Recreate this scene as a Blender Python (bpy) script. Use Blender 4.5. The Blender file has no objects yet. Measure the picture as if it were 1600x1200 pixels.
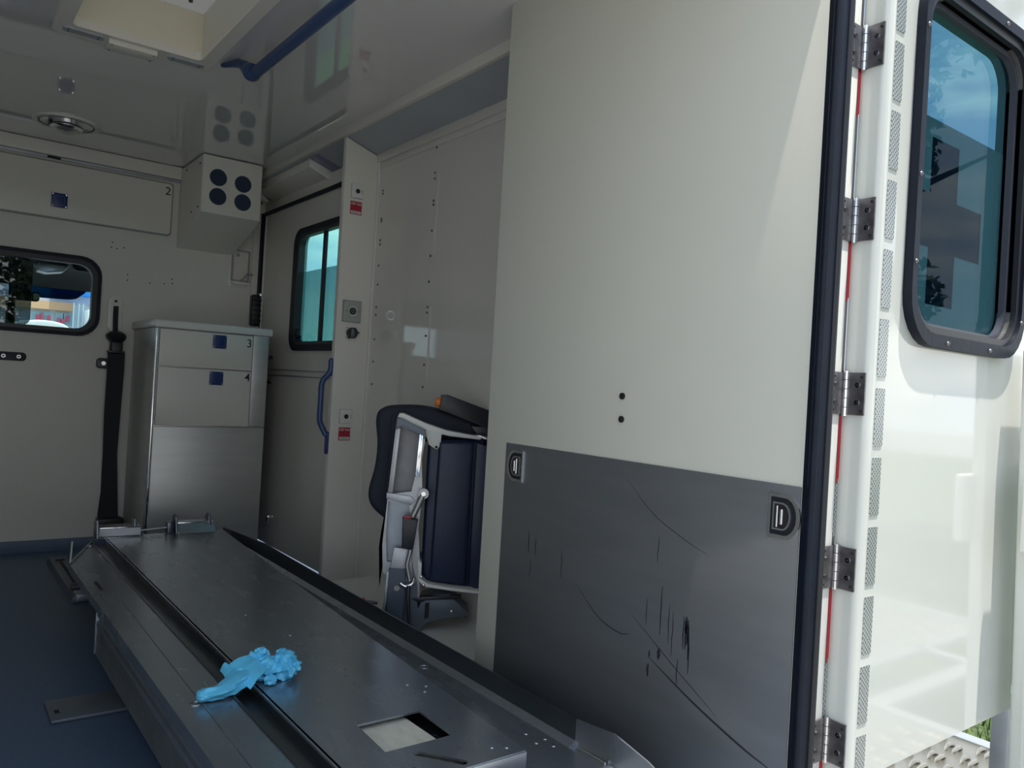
import bpy, bmesh, math, random
from mathutils import Vector, Matrix, noise
from mathutils.geometry import delaunay_2d_cdt
random.seed(4)
S = bpy.context.scene
COL = S.collection

# ------------------------------------------------------------------ camera
cam = bpy.data.cameras.new('camera')
cam.sensor_width = 36; cam.lens = 36*1232.7/1600
cam.clip_start = .02; cam.clip_end = 500
co = bpy.data.objects.new('camera', cam); COL.objects.link(co)
R = Vector((.79697328, -.60120847, .05815466)); U = Vector((-.04922814, .0313071, .99829678)); F = Vector((.60200513, .7984787, .00464545))
m = Matrix((( R.x, U.x, -F.x, 0), (R.y, U.y, -F.y, 0), (R.z, U.z, -F.z, .82), (0, 0, 0, 1)))
co.matrix_world = m
S.camera = co

# ------------------------------------------------------------------ sky, sun, exposure
S.view_settings.view_transform = 'Standard'
S.view_settings.look = 'None'
S.view_settings.gamma = 1
S.view_settings.use_curve_mapping = False
S.view_settings.exposure = 0.2
S.cycles.caustics_reflective = False
SKY = 1.45
w = bpy.data.worlds.new('sky'); S.world = w; w.use_nodes = True
nt = w.node_tree; nt.nodes.clear()
N = nt.nodes.new; L = nt.links.new
tc = N('ShaderNodeTexCoord'); sep = N('ShaderNodeSeparateXYZ'); L(tc.outputs['Generated'], sep.inputs[0])
mp = N('ShaderNodeMapping'); mp.inputs['Scale'].default_value = (1.6, 1.6, 5.0); L(tc.outputs['Generated'], mp.inputs[0])
nz = N('ShaderNodeTexNoise'); nz.inputs['Scale'].default_value = 2.1; nz.inputs['Detail'].default_value = 7; nz.inputs['Roughness'].default_value = .58
L(mp.outputs[0], nz.inputs['Vector'])
cr = N('ShaderNodeValToRGB'); cr.color_ramp.elements[0].position = .46; cr.color_ramp.elements[1].position = .62
L(nz.outputs['Fac'], cr.inputs[0])
gr = N('ShaderNodeValToRGB')
e = gr.color_ramp.elements
e[0].position = 0; e[0].color = (.74, .82, .90, 1)
e[1].position = .7; e[1].color = (.26, .44, .74, 1)
L(sep.outputs['Z'], gr.inputs[0])
mx = N('ShaderNodeMixRGB'); mx.inputs[2].default_value = (1.15, 1.13, 1.05, 1)
L(cr.outputs[0], mx.inputs[0]); L(gr.outputs[0], mx.inputs[1])
bg = N('ShaderNodeBackground'); bg.inputs['Strength'].default_value = SKY
L(mx.outputs[0], bg.inputs['Color']); ow = N('ShaderNodeOutputWorld'); L(bg.outputs[0], ow.inputs['Surface'])

sun = bpy.data.lights.new('sun', 'SUN'); sun.energy = 6.5; sun.angle = .012; sun.color = (1, .95, .86)
so = bpy.data.objects.new('sun', sun); COL.objects.link(so)
so.rotation_euler = Vector((-.05, .20, -1)).to_track_quat('-Z', 'Y').to_euler()

# ------------------------------------------------------------------ materials
def mat(name, col, rough=.5, metal=0, spec=.5, noise_amt=0, noise_scale=30, bump=0, bump_scale=200, stretch=(1, 1, 1), coat=0, rvar=0):
    M = bpy.data.materials.new(name); M.use_nodes = True
    t = M.node_tree; b = t.nodes['Principled BSDF']
    b.inputs['Base Color'].default_value = (*col, 1)
    b.inputs['Roughness'].default_value = rough
    b.inputs['Metallic'].default_value = metal
    b.inputs['Specular IOR Level'].default_value = spec
    if coat:
        b.inputs['Coat Weight'].default_value = coat; b.inputs['Coat Roughness'].default_value = .04
    if noise_amt or bump or rvar:
        tc = t.nodes.new('ShaderNodeTexCoord'); mp = t.nodes.new('ShaderNodeMapping'); mp.inputs['Scale'].default_value = stretch
        t.links.new(tc.outputs['Object'], mp.inputs[0])
        n = t.nodes.new('ShaderNodeTexNoise'); n.inputs['Scale'].default_value = noise_scale; n.inputs['Detail'].default_value = 5
        t.links.new(mp.outputs[0], n.inputs['Vector'])
        if noise_amt:
            r = t.nodes.new('ShaderNodeValToRGB')
            r.color_ramp.elements[0].position = .3; r.color_ramp.elements[1].position = .7
            r.color_ramp.elements[0].color = (*[max(0, c*(1-noise_amt)) for c in col], 1)
            r.color_ramp.elements[1].color = (*[min(1, c*(1+noise_amt)) for c in col], 1)
            t.links.new(n.outputs['Fac'], r.inputs[0]); t.links.new(r.outputs[0], b.inputs['Base Color'])
        if rvar:
            mr = t.nodes.new('ShaderNodeMapRange'); mr.inputs[3].default_value = max(.02, rough-rvar); mr.inputs[4].default_value = rough+rvar
            t.links.new(n.outputs['Fac'], mr.inputs[0]); t.links.new(mr.outputs[0], b.inputs['Roughness'])
        if bump:
            n2 = t.nodes.new('ShaderNodeTexNoise'); n2.inputs['Scale'].default_value = bump_scale; n2.inputs['Detail'].default_value = 3
            t.links.new(mp.outputs[0], n2.inputs['Vector'])
            bp = t.nodes.new('ShaderNodeBump'); bp.inputs['Strength'].default_value = bump; bp.inputs['Distance'].default_value = .002
            t.links.new(n2.outputs['Fac'], bp.inputs['Height']); t.links.new(bp.outputs[0], b.inputs['Normal'])
    return M

def glass(name, tint, refl=.1, film=None, film_mix=0.0, base=.04, k=.8):
    M = bpy.data.materials.new(name); M.use_nodes = True
    t = M.node_tree; t.nodes.clear()
    tr = t.nodes.new('ShaderNodeBsdfTransparent'); tr.inputs[0].default_value = (*tint, 1)
    gl = t.nodes.new('ShaderNodeBsdfGlossy'); gl.inputs['Roughness'].default_value = .01; gl.inputs[0].default_value = (.9, .95, 1, 1)
    lw = t.nodes.new('ShaderNodeLayerWeight'); fr = t.nodes.new('ShaderNodeMath'); fr.operation = 'POWER'; fr.inputs[1].default_value = 4.5; t.links.new(lw.outputs['Facing'], fr.inputs[0])
    mm = t.nodes.new('ShaderNodeMath'); mm.operation = 'MULTIPLY_ADD'; mm.inputs[1].default_value = k; mm.inputs[2].default_value = refl+base; mm.use_clamp = True
    t.links.new(fr.outputs[0], mm.inputs[0])
    mix = t.nodes.new('ShaderNodeMixShader'); t.links.new(mm.outputs[0], mix.inputs[0])
    src = tr
    if film:
        tl = t.nodes.new('ShaderNodeBsdfTranslucent'); tl.inputs[0].default_value = (*film, 1)
        df = t.nodes.new('ShaderNodeBsdfDiffuse'); df.inputs[0].default_value = (*film, 1)
        m1 = t.nodes.new('ShaderNodeMixShader'); m1.inputs[0].default_value = .35
        t.links.new(tl.outputs[0], m1.inputs[1]); t.links.new(df.outputs[0], m1.inputs[2])
        m2 = t.nodes.new('ShaderNodeMixShader'); m2.inputs[0].default_value = film_mix
        t.links.new(tr.outputs[0], m2.inputs[1]); t.links.new(m1.outputs[0], m2.inputs[2]); src = m2
    t.links.new(src.outputs[0], mix.inputs[1]); t.links.new(gl.outputs[0], mix.inputs[2])
    o = t.nodes.new('ShaderNodeOutputMaterial'); t.links.new(mix.outputs[0], o.inputs[0])
    return M

cream = mat('cream_laminate', (.74, .715, .66), .22, spec=.4, noise_amt=.02, noise_scale=3)
creamd = mat('cream_panel', (.78, .755, .69), .3, spec=.4)
glossc = mat('gloss_laminate', (.74, .715, .66), .05, spec=.5, noise_amt=.02, noise_scale=3)
panelm = mat('panel_white', (.73, .725, .635), .42, spec=.35, noise_amt=.015, noise_scale=4, bump=.05, bump_scale=500)
ceilm = mat('ceiling_gloss', (.78, .77, .77), .03, spec=.55, noise_amt=.02, noise_scale=2, coat=.8)
slopem = mat('cornice_grey', (.40, .44, .48), .3, noise_amt=.05, noise_scale=5)
white = mat('white_plastic', (.76, .76, .72), .35)
paint = mat('door_paint', (.66, .675, .63), .08, spec=.55, coat=.5)
alu = mat('aluminium', (.62, .63, .65), .32, metal=1, noise_amt=.08, noise_scale=20, bump=.1, bump_scale=150)
alud = mat('anodised_rail', (.34, .37, .41), .42, metal=.75, noise_amt=.1, noise_scale=15)
steel = mat('brushed_steel', (.225, .235, .25), .36, metal=.55, noise_amt=.05, noise_scale=5, bump=.03, bump_scale=60, stretch=(1, 1, 6), rvar=.05)
bedsteel = mat('worn_steel', (.37, .40, .44), .27, metal=.8, noise_amt=.07, noise_scale=6, bump=.03, bump_scale=70, stretch=(3, 1, 1), rvar=.03)
darksteel = mat('channel_steel', (.16, .18, .20), .3, metal=.9, noise_amt=.1, noise_scale=8)
chrome = mat('chrome', (.85, .86, .88), .06, metal=1)
rubber = mat('black_rubber', (.007, .011, .022), .45, spec=.22, noise_amt=.15, noise_scale=30, bump=.2, bump_scale=90)
black = mat('black_plastic', (.016, .018, .024), .38)
webbing = mat('belt_webbing', (.02, .022, .026), .8, bump=.4, bump_scale=500)
bluerail = mat('blue_coated_tube', (.035, .075, .20), .3)
blueplate = mat('blue_plate', (.015, .035, .17), .35)
navy = mat('navy_leatherette', (.012, .022, .060), .42, noise_amt=.1, noise_scale=10, bump=.25, bump_scale=300)
navyf = mat('charcoal_fabric', (.016, .022, .036), .75, bump=.4, bump_scale=500)
greyp = mat('grey_casting', (.13, .15, .18), .38, metal=.3, bump=.2, bump_scale=200)
floorm = mat('floor_vinyl', (.070, .112, .185), .42, noise_amt=.22, noise_scale=260, bump=.2, bump_scale=400, spec=.5)
gluec = mat('blue_nitrile', (.13, .60, .92), .35, spec=.5, noise_amt=.06, noise_scale=60)
red = mat('red_label', (.42, .02, .05), .4)
redt = mat('red_tape', (.45, .01, .02), .3)
orange = mat('orange_button', (.85, .22, .02), .4)
ink = mat('black_ink', (.02, .025, .04), .5)
hole = mat('dark_hole', (.012, .012, .014), .7)
scuff = mat('scuff_mark', (.035, .038, .045), .45, metal=.3)
hinge_m = mat('tarnished_hinge', (.22, .21, .22), .38, metal=.9, noise_amt=.25, noise_scale=60)
grass_m = mat('yard_ground', (.26, .255, .24), .9, noise_amt=.5, noise_scale=14, bump=.5, bump_scale=40)
leafm = mat('leaf_green', (.035, .06, .018), .55, noise_amt=.4, noise_scale=4)
bark = mat('bark', (.07, .055, .04), .9, noise_amt=.3, noise_scale=20)
boardm = mat('lit_patch_beige', (.66, .64, .54), .55, noise_amt=.10, noise_scale=25, stretch=(3, 1, 1))
cabgrey = mat('cab_headliner', (.20, .20, .21), .8)
cabdark = mat('cab_dark', (.02, .025, .035), .6)
glass_cab = glass('cab_window_glass', (.80, .88, .92), .0, base=.012)
glass_slide = glass('sliding_pane_glass', (.30, .35, .37), .03)
glass_side = glass('side_window_glass', (.50, .78, .78), .02)
film_side = glass('frosted_film', (.42, .62, .66), .0, film=(.30, .45, .46), film_mix=.7)
glass_door = glass('door_window_glass', (.30, .47, .54), .0, base=.02, k=.16)
film_door = glass('door_frosted_film', (.25, .35, .38), .0, film=(.62, .66, .61), film_mix=.94, base=.0, k=.0)
film_cross = glass('door_cross_film', (.05, .07, .11), .0, film=(.05, .075, .12), film_mix=.96, base=.0, k=.0)
windscreen = glass('windscreen_glass', (.92, .96, .97), .0, base=.01)
shadeband = glass('windscreen_shade', (.02, .10, .16), .0, base=.0)

def tape_material():
    M = bpy.data.materials.new('reflective_tape'); M.use_nodes = True
    t = M.node_tree; b = t.nodes['Principled BSDF']
    tc = t.nodes.new('ShaderNodeTexCoord'); mp = t.nodes.new('ShaderNodeMapping'); mp.inputs['Scale'].default_value = (120, 1, 120)
    mp.inputs['Rotation'].default_value = (0, math.radians(45), 0)
    t.links.new(tc.outputs['Object'], mp.inputs[0])
    v = t.nodes.new('ShaderNodeTexVoronoi'); v.feature = 'DISTANCE_TO_EDGE'; v.inputs['Scale'].default_value = 1.5; v.inputs['Randomness'].default_value = .25
    t.links.new(mp.outputs[0], v.inputs['Vector'])
    r = t.nodes.new('ShaderNodeValToRGB'); r.color_ramp.elements[0].position = .04; r.color_ramp.elements[1].position = .14
    r.color_ramp.elements[0].color = (.78, .80, .76, 1); r.color_ramp.elements[1].color = (.22, .25, .27, 1)
    t.links.new(v.outputs['Distance'], r.inputs[0]); t.links.new(r.outputs[0], b.inputs['Base Color'])
    b.inputs['Metallic'].default_value = .45; b.inputs['Roughness'].default_value = .25
    return M
tapem = tape_material()

# ------------------------------------------------------------------ mesh helpers
def B(): return bmesh.new()
def box(bm, x0, x1, y0, y1, z0, z1, bev=0, seg=2):
    r = bmesh.ops.create_cube(bm, size=1)
    vs = r['verts']
    for v in vs: v.co = Vector(((x0+x1)/2+v.co.x*(x1-x0), (y0+y1)/2+v.co.y*(y1-y0), (z0+z1)/2+v.co.z*(z1-z0)))
    if bev:
        es = list({ed for v in vs for ed in v.link_edges})
        bmesh.ops.bevel(bm, geom=es, offset=bev, segments=seg, profile=.5, affect='EDGES')
    return bm
def prism(bm, pts, axis, a, b, bev=0, seg=2):
    """pts: 2-D polygon in the plane normal to axis ('x': (y,z), 'y': (x,z), 'z': (x,y)), extruded from a to b"""
    def mk(p, h):
        return {'x': (h, p[0], p[1]), 'y': (p[0], h, p[1]), 'z': (p[0], p[1], h)}[axis]
    v0 = [bm.verts.new(mk(p, a)) for p in pts]; v1 = [bm.verts.new(mk(p, b)) for p in pts]
    n = len(pts)
    fs = [bm.faces.new(v0), bm.faces.new(v1[::-1])]
    for i in range(n): fs.append(bm.faces.new((v0[i], v1[i], v1[(i+1) % n], v0[(i+1) % n])))
    bmesh.ops.recalc_face_normals(bm, faces=fs)
    if bev:
        es = [ed for ed in list(fs[0].edges)+list(fs[1].edges)]
        bmesh.ops.bevel(bm, geom=es, offset=bev, segments=seg, profile=.5, affect='EDGES')
    return bm
def rrect(x0, x1, z0, z1, r, n=6):
    out = []
    for cx, cz, a0 in ((x1-r, z1-r, 0), (x0+r, z1-r, 90), (x0+r, z0+r, 180), (x1-r, z0+r, 270)):
        for i in range(n+1):
            a = math.radians(a0+90*i/n); out.append((cx+r*math.cos(a), cz+r*math.sin(a)))
    return out
def sheet(pts, axis, h):
    b = bmesh.new(); b.faces.new([b.verts.new({'x': (h, p[0], p[1]), 'y': (p[0], h, p[1])}[axis]) for p in pts]); return b
def circle(cx, cz, r, n=24): return [(cx+r*math.cos(2*math.pi*i/n), cz+r*math.sin(2*math.pi*i/n)) for i in range(n)]
def holed(bm, outer, holes, axis, a, b):
    """flat plate with holes, thickness a..b along axis"""
    vs, es = [], []
    for loop in [outer]+holes:
        k = len(vs); vs += [Vector(p) for p in loop]; es += [(k+i, k+(i+1) % len(loop)) for i in range(len(loop))]
    ov, oe, of, *_ = delaunay_2d_cdt(vs, es, [], 1, 1e-7)
    def inside(p, poly):
        c = False; j = len(poly)-1
        for i in range(len(poly)):
            if (poly[i][1] > p[1]) != (poly[j][1] > p[1]) and p[0] < (poly[j][0]-poly[i][0])*(p[1]-poly[i][1])/(poly[j][1]-poly[i][1])+poly[i][0]: c = not c
            j = i
        return c
    def mk(p, h): return {'x': (h, p[0], p[1]), 'y': (p[0], h, p[1]), 'z': (p[0], p[1], h)}[axis]
    va = [bm.verts.new(mk(p, a)) for p in ov]; vb = [bm.verts.new(mk(p, b)) for p in ov]
    edges = {}; fs = []
    for f in of:
        c = (sum(ov[i][0] for i in f)/len(f), sum(ov[i][1] for i in f)/len(f))
        if not inside(c, outer) or any(inside(c, h) for h in holes): continue
        fs.append(bm.faces.new([va[i] for i in f])); fs.append(bm.faces.new([vb[i] for i in reversed(f)]))
        for i in range(len(f)):
            k = (f[i], f[(i+1) % len(f)])
            if (k[1], k[0]) in edges: del edges[(k[1], k[0])]
            else: edges[k] = 1
    for i, j in edges: fs.append(bm.faces.new((va[i], vb[i], vb[j], va[j])))
    bmesh.ops.recalc_face_normals(bm, faces=fs)
    return bm
def tube(bm, pts, r, n=12, caps=True):
    pts = [Vector(p) for p in pts]; rs = r if isinstance(r, (list, tuple)) else [r]*len(pts)
    rings = []; up = Vector((0, 0, 1)); last = None
    for i, p in enumerate(pts):
        d = (pts[min(i+1, len(pts)-1)]-pts[max(i-1, 0)]).normalized()
        a = (last-d*last.dot(d)) if last else d.cross(up)
        if a.length < .05: a = d.cross(Vector((1, 0, 0)))
        a.normalize(); last = a; b = d.cross(a)
        rings.append([bm.verts.new(p+(a*math.cos(2*math.pi*k/n)+b*math.sin(2*math.pi*k/n))*rs[i]) for k in range(n)])
    for i in range(len(rings)-1):
        for k in range(n): bm.faces.new((rings[i][k], rings[i][(k+1) % n], rings[i+1][(k+1) % n], rings[i+1][k]))
    if caps: bm.faces.new(rings[0][::-1]); bm.faces.new(rings[-1])
    return bm
def bez(pts, n=8):
    """Catmull-Rom through points"""
    P = [Vector(p) for p in pts]; P = [2*P[0]-P[1]]+P+[2*P[-1]-P[-2]]; out = []
    for i in range(1, len(P)-2):
        for k in range(n):
            t = k/n; a, b, c, d = P[i-1:i+3]
            out.append(.5*((2*b)+(-a+c)*t+(2*a-5*b+4*c-d)*t*t+(-a+3*b-3*c+d)*t**3))
    out.append(P[-2]); return out
def cyl(bm, c, axis, r, h, n=20, r2=None):
    ax = {'x': Vector((1, 0, 0)), 'y': Vector((0, 1, 0)), 'z': Vector((0, 0, 1))}[axis] if isinstance(axis, str) else Vector(axis).normalized()
    c = Vector(c); tube(bm, [c-ax*h/2, c+ax*h/2], [r, r if r2 is None else r2], n); return bm
def dome(bm, c, axis, r, h, n=12):
    ax = Vector(axis).normalized(); c = Vector(c); k = 4
    tube(bm, [c+ax*h*math.sin(i/k*math.pi/2)*1.0 for i in range(k+1)], [max(.0002, r*math.cos(i/k*math.pi/2*.97)) for i in range(k+1)], n); return bm

def wm(o):
    M = o.matrix_basis.copy()
    while o.parent: o = o.parent; M = o.matrix_basis @ M
    return M
SMOOTH = math.radians(38)
def obj(name, bm, m, parent=None, label=None, local=False, smooth=True):
    me = bpy.data.meshes.new(name)
    if parent and not local: bmesh.ops.transform(bm, matrix=wm(parent).inverted(), verts=bm.verts)
    bm.normal_update()
    if smooth:
        for f in bm.faces: f.smooth = True
        for ed in bm.edges:
            if len(ed.link_faces) == 2 and ed.calc_face_angle(0) > SMOOTH: ed.smooth = False
            elif len(ed.link_faces) != 2: ed.smooth = False
    bm.to_mesh(me); bm.free()
    me.materials.append(m)
    o = bpy.data.objects.new(name, me); COL.objects.link(o)
    if parent: o.parent = parent
    if label: o['label'] = label
    return o
def tag(o, label, cat, group=None):
    o['label'] = label; o['category'] = cat
    if group: o['group'] = group
    return o
def thing(name, label, cat, loc=(0, 0, 0), rz=0, group=None):
    o = bpy.data.objects.new(name, None); COL.objects.link(o); o.location = loc; o.rotation_euler = (0, 0, rz); o.empty_display_size = .05
    return tag(o, label, cat, group)
def struct(name, bm, m, label=None):
    o = obj(name, bm, m); o['kind'] = 'structure'
    if label: o['label'] = label
    return o
def share(src, name, parent, loc, rot=None, label=None):
    c = src.copy(); c.name = name; COL.objects.link(c); c.parent = parent; c.location = loc
    if rot: c.rotation_euler = rot
    return c
def text(name, body, size, mtx, m, parent=None, label=None, ext=.0002, bold=0):
    cu = bpy.data.curves.new(name, 'FONT'); cu.body = body; cu.size = size; cu.extrude = ext; cu.align_x = 'CENTER'; cu.align_y = 'CENTER'; cu.offset = bold
    tmp = bpy.data.objects.new('tmp', cu); COL.objects.link(tmp)
    dg = bpy.context.evaluated_depsgraph_get(); me = bpy.data.meshes.new_from_object(tmp.evaluated_get(dg)); bpy.data.objects.remove(tmp)
    bm = bmesh.new(); bm.from_mesh(me); bmesh.ops.transform(bm, matrix=mtx, verts=bm.verts)
    return obj(name, bm, m, parent, label, smooth=False)
def facing_rear(x, y, z): return Matrix(((1, 0, 0, x), (0, 0, -1, y), (0, 1, 0, z), (0, 0, 0, 1)))

# ================================================================== STRUCTURE
FW = 3.93; H = 1.76; XR = 1.385; XD = 1.35
struct('floor', prism(B(), [(-.8, .70), (1.20, .70), (1.20, 1.6), (1.43, 1.6), (1.43, 4.0), (-.8, 4.0)], 'z', -.04, 0), floorm)
# ceiling with roof hatch opening
hx0, hx1, hy0, hy1 = .283, .637, 1.85, 2.475
struct('ceiling', holed(B(), [(-.8, .66), (1.245, .66), (1.245, 4.0), (-.8, 4.0)], [[(hx0, hy0), (hx1, hy0), (hx1, hy1), (hx0, hy1)]], 'z', H, H+.03), ceilm)
struct('wall_left', box(B(), -.84, -.8, .64, 4.0, -.04, H+.1), cream)
# front wall with pass-through window opening
wx0, wx1, wz0, wz1 = -.40, .612, .958, 1.262
struct('wall_front', holed(B(), [(-.8, 0), (XD+.05, 0), (XD+.05, H), (-.8, H)], [rrect(wx0, wx1, wz0, wz1, .07)], 'y', FW, FW+.035), cream)
# right wall in the seat alcove (plus the outer skin)
struct('wall_right', box(B(), XR, XR+.04, 1.60, 2.79, -.04, 1.70), glossc)
struct('roof', holed(B(), [(-.84, .66), (1.23, .66), (1.23, 1.58), (1.45, 1.58), (1.45, 4.02), (-.84, 4.02)], [[(.27, 1.83), (.65, 1.83), (.65, 2.49), (.27, 2.49)]], 'z', H+.08, H+.12), paint)
struct('trim_10', box(B(), 1.401, 1.43, 1.6, 4.0, 1.675, H+.08), paint)
b = B(); box(b, 1.43, 1.45, 1.60, 2.79, -.2, H+.08); box(b, 1.21, 1.23, .74, 1.60, -.2, H+.08); box(b, 1.21, 1.45, 1.58, 1.60, -.2, H+.08); struct('wall_outer', b, paint)
# cornice: light lip, grey slope, lower light strip
b = B(); box(b, 1.232, 1.25, .70, 3.93, 1.727, H+.005, .003); struct('trim_1', b, creamd)
b = B(); prism(b, [(1.246, 1.729), (1.40, 1.678), (1.40, 1.70), (1.246, 1.752)], 'y', .70, 3.93); struct('trim_2', b, slopem)
b = B(); prism(b, [(1.366, 1.692), (1.352, 1.68), (1.352, 1.625), (1.40, 1.61), (1.40, 1.69)], 'y', 2.79, 3.93, .003); struct('trim_3', b, creamd)
b = B(); box(b, 1.374, 1.39, .70, 2.77, 1.655, 1.694, .003); struct('trim_4', b, creamd)
# skirting on the front wall
b = B(); prism(b, [(FW, 0), (FW, .045), (FW-.006, .045), (FW-.010, .02), (FW-.03, .001), (FW-.03, 0)], 'x', -.8, .78); struct('baseboard_front', b, floorm)
# front right corner post
b = B(); box(b, 1.30, 1.352, FW-.008, FW+.02, 0, 1.62, .003); struct('trim_5', b, cream)

# side door (sliding) with window opening : plane x = XD
d2 = struct('door_2', holed(B(), [(2.802, .02), (3.925, .02), (3.925, 1.60), (2.802, 1.60)], [rrect(2.84, 3.42, .95, 1.45, .045)], 'x', XD, XD+.03), cream)
obj('door_seal', box(B(), 1.338, 1.356, 2.79, 3.93, 1.600, 1.618, .004), rubber, d2)
obj('door_seal', box(B(), 1.332, 1.349, 3.908, 3.929, 1.20, 1.615, .004), rubber, d2)
obj('edge_strip', box(B(), 1.345, 1.352, 3.885, 3.895, .05, 1.60, .002), white, d2)
b = B(); box(b, 1.342, 1.352, 2.79, 3.90, .838, .842, .001); box(b, 1.342, 1.352, 2.79, 3.90, .812, .817, .001); obj('rail_groove', b, alud, d2)
b = B(); tube(b, bez([(1.348, 3.70, .90), (1.325, 3.70, .885), (1.32, 3.70, .845), (1.325, 3.70, .79), (1.348, 3.70, .775)], 6), .008); obj('door_handle', b, black, d2, 'black bar handle')
b = B(); box(b, 1.335, 1.352, 3.60, 3.62, .12, .16, .003); tube(b, [(1.34, 3.61, .13), (1.33, 3.63, .10)], .004); obj('latch', b, chrome, d2)
w2 = struct('window_2', holed(B(), rrect(2.806, 3.475, .928, 1.475, .07), [rrect(2.85, 3.405, .962, 1.44, .045)], 'x', XD-.014, XD+.004), rubber)
obj('frame_bead', holed(B(), rrect(2.845, 3.415, .955, 1.448, .05), [rrect(2.855, 3.398, .968, 1.434, .045)], 'x', XD-.018, XD+.01), black, w2)
obj('window_pane', box(B(), XD+.008, XD+.012, 2.842, 3.418, .95, 1.45), glass_side, w2)
obj('frosted_film', sheet([(2.842, .95), (3.418, .95), (3.418, 1.283), (2.842, 1.283)], 'x', XD+.013), film_side, w2)
obj('mullion', box(B(), XD-.006, XD+.007, 3.143, 3.168, .96, 1.445, .002), black, w2)
b = B(); prism(b, [(3.37, .962), (3.403, .962), (3.403, 1.03), (3.385, 1.022), (3.388, 1.0), (3.372, .995), (3.38, .98)], 'x', XD-.01, XD+.006); obj('window_latch', b, black, w2)

# cab window frame in the front wall
w1 = struct('window_1', holed(B(), rrect(wx0-.03, wx1+.025, wz0-.022, wz1+.025, .085), [rrect(wx0+.012, wx1-.012, wz0+.010, wz1-.012, .06)], 'y', FW-.014, FW+.02), rubber)
obj('frame_bead', holed(B(), rrect(wx0-.012, wx1+.008, wz0-.006, wz1+.008, .075), [rrect(wx0+.012, wx1-.012, wz0+.010, wz1-.012, .06)], 'y', FW-.02, FW-.012), black, w1)
obj('window_pane', box(B(), wx0, wx1, FW+.022, FW+.026, wz0, wz1), glass_cab, w1)
b = B(); prism(b, rrect(wx0+.012, .375, wz0+.008, wz1-.012, .03), 'y', FW+.010, FW+.014); obj('sliding_pane', b, glass_slide, w1, 'tinted sliding pane')

# bulkhead between alcove and side door
bk = struct('wall_bulkhead', prism(B(), [(1.247, .0), (1.247, 1.727), (1.40, 1.676), (1.40, 0)], 'y', 2.77, 2.80, .005, 3), creamd)
b = B(); box(b, 1.378, 1.386, 2.755, 2.771, .0, 1.66, .002); obj('corner_bead', b, white, bk)

# partition wall at the rear, right-hand side, with steel kick plate
XP = 1.12
pw = struct('wall_rear_right', box(B(), XP, XP+.025, .705, 1.575, -.02, 1.79, .003), panelm)
def splate():
    b = B(); box(b, XP-.0025, XP, .712, 1.491, -.02, .69, .0006); return b
kp = obj('kick_plate', splate(), steel, pw, 'dull steel sheet over the lower panel')
b = B(); box(b, XP+.02, XP+.03, .70, .73, 0, 1.76); box(b, XP+.03, 1.19, .716, .735, -.04, 1.76); obj('end_frame', b, white, pw)
for (y, z) in ((1.118, .816), (1.117, .77)):
    b = B(); cyl(b, (XP-.001, y, z), 'x', .0065, .006, 16); obj('bolt_cap', b, hole, pw)
# scuffs and scratches on the kick plate (each its own streak of worn metal)
def streak(pts, wd, m=scuff):
    b = B(); pts = [Vector((0, p[0], p[1])) for p in pts]
    n = len(pts); L_, R_ = [], []
    for i, p in enumerate(pts):
        d = (pts[min(i+1, n-1)]-pts[max(i-1, 0)]).normalized(); q = Vector((0, -d.z, d.y))
        ww = wd*(.25+.75*math.sin(math.pi*(i+.35)/(n-.3)))
        for lst, s in ((L_, 1), (R_, -1)):
            v = p+q*ww*s/2; v.x = XP-.0029; lst.append(b.verts.new(v))
    for i in range(n-1): b.faces.new((L_[i], L_[i+1], R_[i+1], R_[i]))
    return b
bb = B()
def addstreak(pts, wd):
    t = streak(pts, wd); me = bpy.data.meshes.new('t'); t.to_mesh(me); t.free(); bb.from_mesh(me); bpy.data.meshes.remove(me)
random.seed(8)
for (y, z, l, wd) in ((1.385, .50, .05, .0022), (1.36, .49, .04, .002), (1.27, .48, .06, .0018), (1.375, .44, .04, .0015),
                      (.985, .47, .09, .002), (.965, .44, .07, .0014), (.955, .43, .08, .0014), (.93, .43, .06, .0022), (1.02, .44, .05, .0014),
                      (.925, .42, .05, .0028), (.916, .40, .07, .002), (1.0, .56, .05, .0014), (.94, .35, .05, .0016), (1.01, .32, .025, .004), (1.008, .345, .015, .003), (.921, .425, .045, .004), (.918, .415, .06, .003), (.924, .43, .03, .005), (.985, .355, .02, .006)):
    addstreak([(y+random.uniform(-.001, .001), z-l*k/5) for k in range(6)], wd*1.3)
addstreak(bez([(0, 1.09, .655), (0, 1.02, .60), (0, .94, .565), (0, .885, .545)], 5) and [(p.y, p.z) for p in bez([(0, 1.09, .655), (0, 1.02, .60), (0, .94, .565), (0, .885, .548)], 5)], .0012)
addstreak([(p.y, p.z) for p in bez([(0, 1.22, .42), (0, 1.15, .37), (0, 1.09, .355), (0, 1.06, .36)], 5)], .0022)
addstreak([(p.y, p.z) for p in bez([(0, 1.005, .33), (0, .90, .285), (0, .80, .25), (0, .742, .235)], 5)], .004)
addstreak([(p.y, p.z) for p in bez([(0, 1.06, .40), (0, .95, .335), (0, .85, .28)], 5)], .0014)
sc = obj('scuff_marks', bb, scuff, pw, smooth=False)
sc['kind'] = 'stuff'

# rear frame: seal and jamb beside the partition
sl = struct('trim_6', box(B(), 1.118, 1.160, .690, .712, -.1, 1.79, .004), rubber)
b = B(); tube(b, [(1.118, .694, -.1), (1.118, .694, 1.79)], .007, 10); obj('seal_bulb', b, rubber, sl)
b = B(); tube(b, [(1.146, .690, -.1), (1.146, .690, 1.79)], .006, 10); obj('seal_bulb', b, black, sl)
struct('trim_7', box(B(), 1.158, 1.1945, .700, .74, -.1, 1.79, .002), white)
b = B(); box(b, 1.1945, 1.2065, .7145, .72, -.1, 1.79); struct('trim_8', b, hole)

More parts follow.
